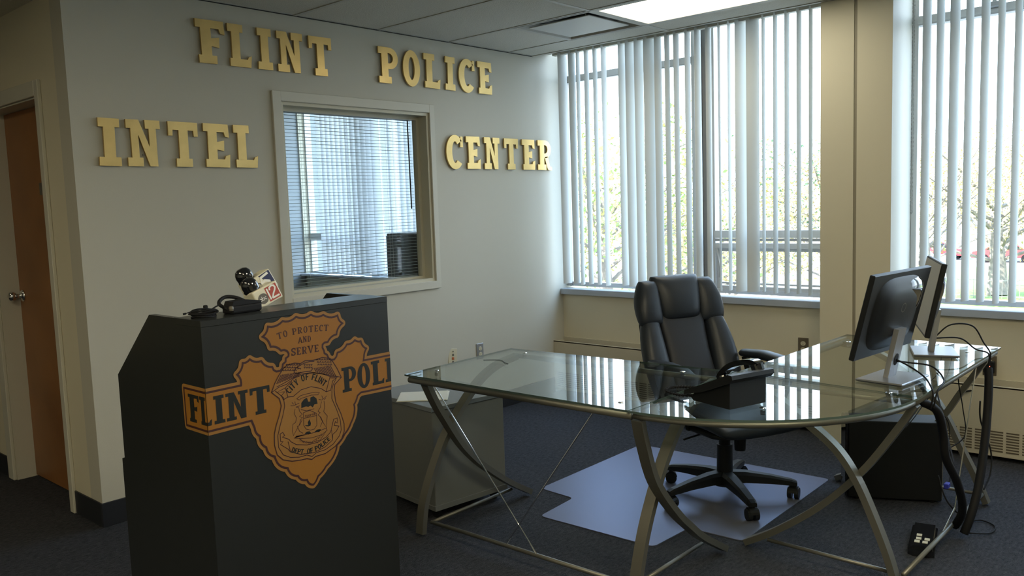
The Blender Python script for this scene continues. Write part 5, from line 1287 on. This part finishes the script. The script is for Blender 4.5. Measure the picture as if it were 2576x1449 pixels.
def tree(label, x, y, zc, rad, hgt, mats_, seed, nleaf=3600, lean=0.0, gz=GZ + .06, bare=.0, fork=True, tr=.22):
    rnd = random.Random(seed)
    t = thing('tree', label, 'tree', (x, y, gz), 0, None)
    top = zc - gz
    bm = NB()
    trunk = spline([(0, 0, 0), (.1 + lean * .3, .05, top * .35), (lean * .7, .1, top * .7), (lean, 0, top)], 5)
    tube(bm, trunk, [tr * (1.25 - .9 * i / (len(trunk) - 1)) for i in range(len(trunk))], 9)
    ends = []
    nb_ = 20
    for k in range(nb_):
        f = .33 + .62 * k / nb_; p = trunk[int(f * (len(trunk) - 1))]
        a = 2.4 * k + rnd.uniform(-.4, .4); up_ = rnd.uniform(.15, .7)
        L_ = rad * rnd.uniform(.65, 1.0); e_ = p + Vector((math.cos(a) * L_, math.sin(a) * L_, L_ * up_ + hgt * .12))
        mid = p.lerp(e_, .5) + Vector((0, 0, rnd.uniform(-.1, .3)))
        br = spline([p, mid, e_], 4); tube(bm, br, [tr * .28 * (1 - .8 * i / (len(br) - 1)) for i in range(len(br))], 5)
        ends.append((mid, e_))
        for q in range(4):
            s0 = mid.lerp(e_, rnd.random()); d = Vector((rnd.gauss(0, 1), rnd.gauss(0, 1), rnd.gauss(.3, .7))).normalized() * rad * .3
            tube(bm, [s0, s0 + d * .5 + Vector((0, 0, .05)), s0 + d], [.016, .010, .005], 4); ends.append((s0, s0 + d))
    link('trunk', bm, bark, t)
    bm = NB()
    for i in range(nleaf):
        if rnd.random() < bare: continue
        a_, b_ = ends[rnd.randrange(len(ends))]; c = a_.lerp(b_, rnd.random()) + Vector((rnd.gauss(0, 1), rnd.gauss(0, 1), rnd.gauss(0, .8))) * rad * .13
        s = rnd.uniform(.05, .11); n1 = Vector((rnd.gauss(0, 1), rnd.gauss(0, 1), rnd.gauss(0, 1))).normalized(); n2 = n1.orthogonal().normalized(); n3 = n1.cross(n2)
        q = rnd.uniform(0, 6.28); n2, n3 = n2 * math.cos(q) + n3 * math.sin(q), n3 * math.cos(q) - n2 * math.sin(q)
        f = bm.faces.new([bm.verts.new(c + n2 * s), bm.verts.new(c + n3 * s * .5), bm.verts.new(c - n2 * s), bm.verts.new(c - n3 * s * .5)])
        f.material_index = 0 if rnd.random() < .62 else 1
    o = link('foliage', bm, None, t, mats=mats_)
tree('yellow green tree close outside the left window pane', 14.5, 9.8, 2.3, 3.9, 6.2, [LEAF[0], LEAF[1]], 3, 10000)
tree('pale gold tree outside the middle of the left window', 22.5, 10.6, .3, 3.6, 5.0, [LEAF[0], LEAF[2]], 8, 8000, bare=.15)
tree('deep green and gold tree beside the column edge of the left window', 30.5, 9.6, 1.6, 3.8, 5.6, [LEAF[2], LEAF[3]], 5, 10000)
tree('thick trunked gold tree on the lawn behind the right window', 44.3, 5.9, 1.0, 7.2, 7.0, [LEAF[2], LEAF[0]], 11, 16000, tr=.42, bare=.1)
tree('sparse bare branched tree left in the right window', 40, 8.2, 1.4, 5.2, 7.5, [LEAF[2], LEAF[0]], 21, 3500, bare=.55, tr=.24)
tree('distant gold tree at the right edge of the right window', 52, 2.6, .6, 7.0, 6.5, [LEAF[0], LEAF[2]], 31, 12000, tr=.4)

t = thing('iron_fence', 'low pale picket fence along the lawn outside', 'fence', (42.6, -10, GZ + .0))
bm = NB()
for k in range(150): box(bm, -.012, .012, k * .26 - .012, k * .26 + .012, 0.05, 1.05)
link('pickets', bm, M['steeldark'], t)
bm = NB(); box(bm, -.02, .02, 0, 39, .96, 1.0); box(bm, -.02, .02, 0, 39, .15, .19); link('fence_rail', bm, M['steeldark'], t)

def car(label, x, y, rz, col, seed):
    pm = mat('car_paint', col, .25, spec=.6, coat=.5)
    t = thing('parked_car', label, 'car', (x, y, GZ), rz, None)
    bm = NB(); prof = [(-2.25, .35), (-2.3, .70), (-2.1, .88), (-1.35, .95), (-.75, 1.42), (.75, 1.45), (1.45, .98), (2.15, .85), (2.3, .60), (2.25, .35)]
    prism(bm, prof, 'y', -.88, .88); link('body', bm, pm, t)
    bm = NB(); prism(bm, [(-1.22, .98), (-.70, 1.36), (.70, 1.38), (1.28, .99)], 'y', -.89, .89); link('windows', bm, M['gloss'], t)
    for wx in (-1.4, 1.4):
        for wy in (-.86, .86):
            bm = NB(); cyl(bm, (wx, wy - .1, .33), (wx, wy + .1, .33), .33, 18); link('wheel', bm, M['rubber'], t)
cars = [(62, 15.4, (.75, .75, .77), 'white parked car left of the other cars in the right window'), (70, 15.6, (.45, .03, .04), 'dark red parked car behind the white one'), (68, 10.2, (.60, .04, .05), 'bright red parked car at the left of the tree trunk'),
        (76, 6.6, (.5, .03, .05), 'red parked car behind the tree trunk'), (72, 19.8, (.6, .62, .65), 'silver parked car next to the column edge'), (48, 38, (.1, .25, .4), 'blue parked car seen low in the left window')]
for i, (x, y, c_, lb) in enumerate(cars): car(lb, x, y, R(80 + 9 * (i % 3)), c_, i)
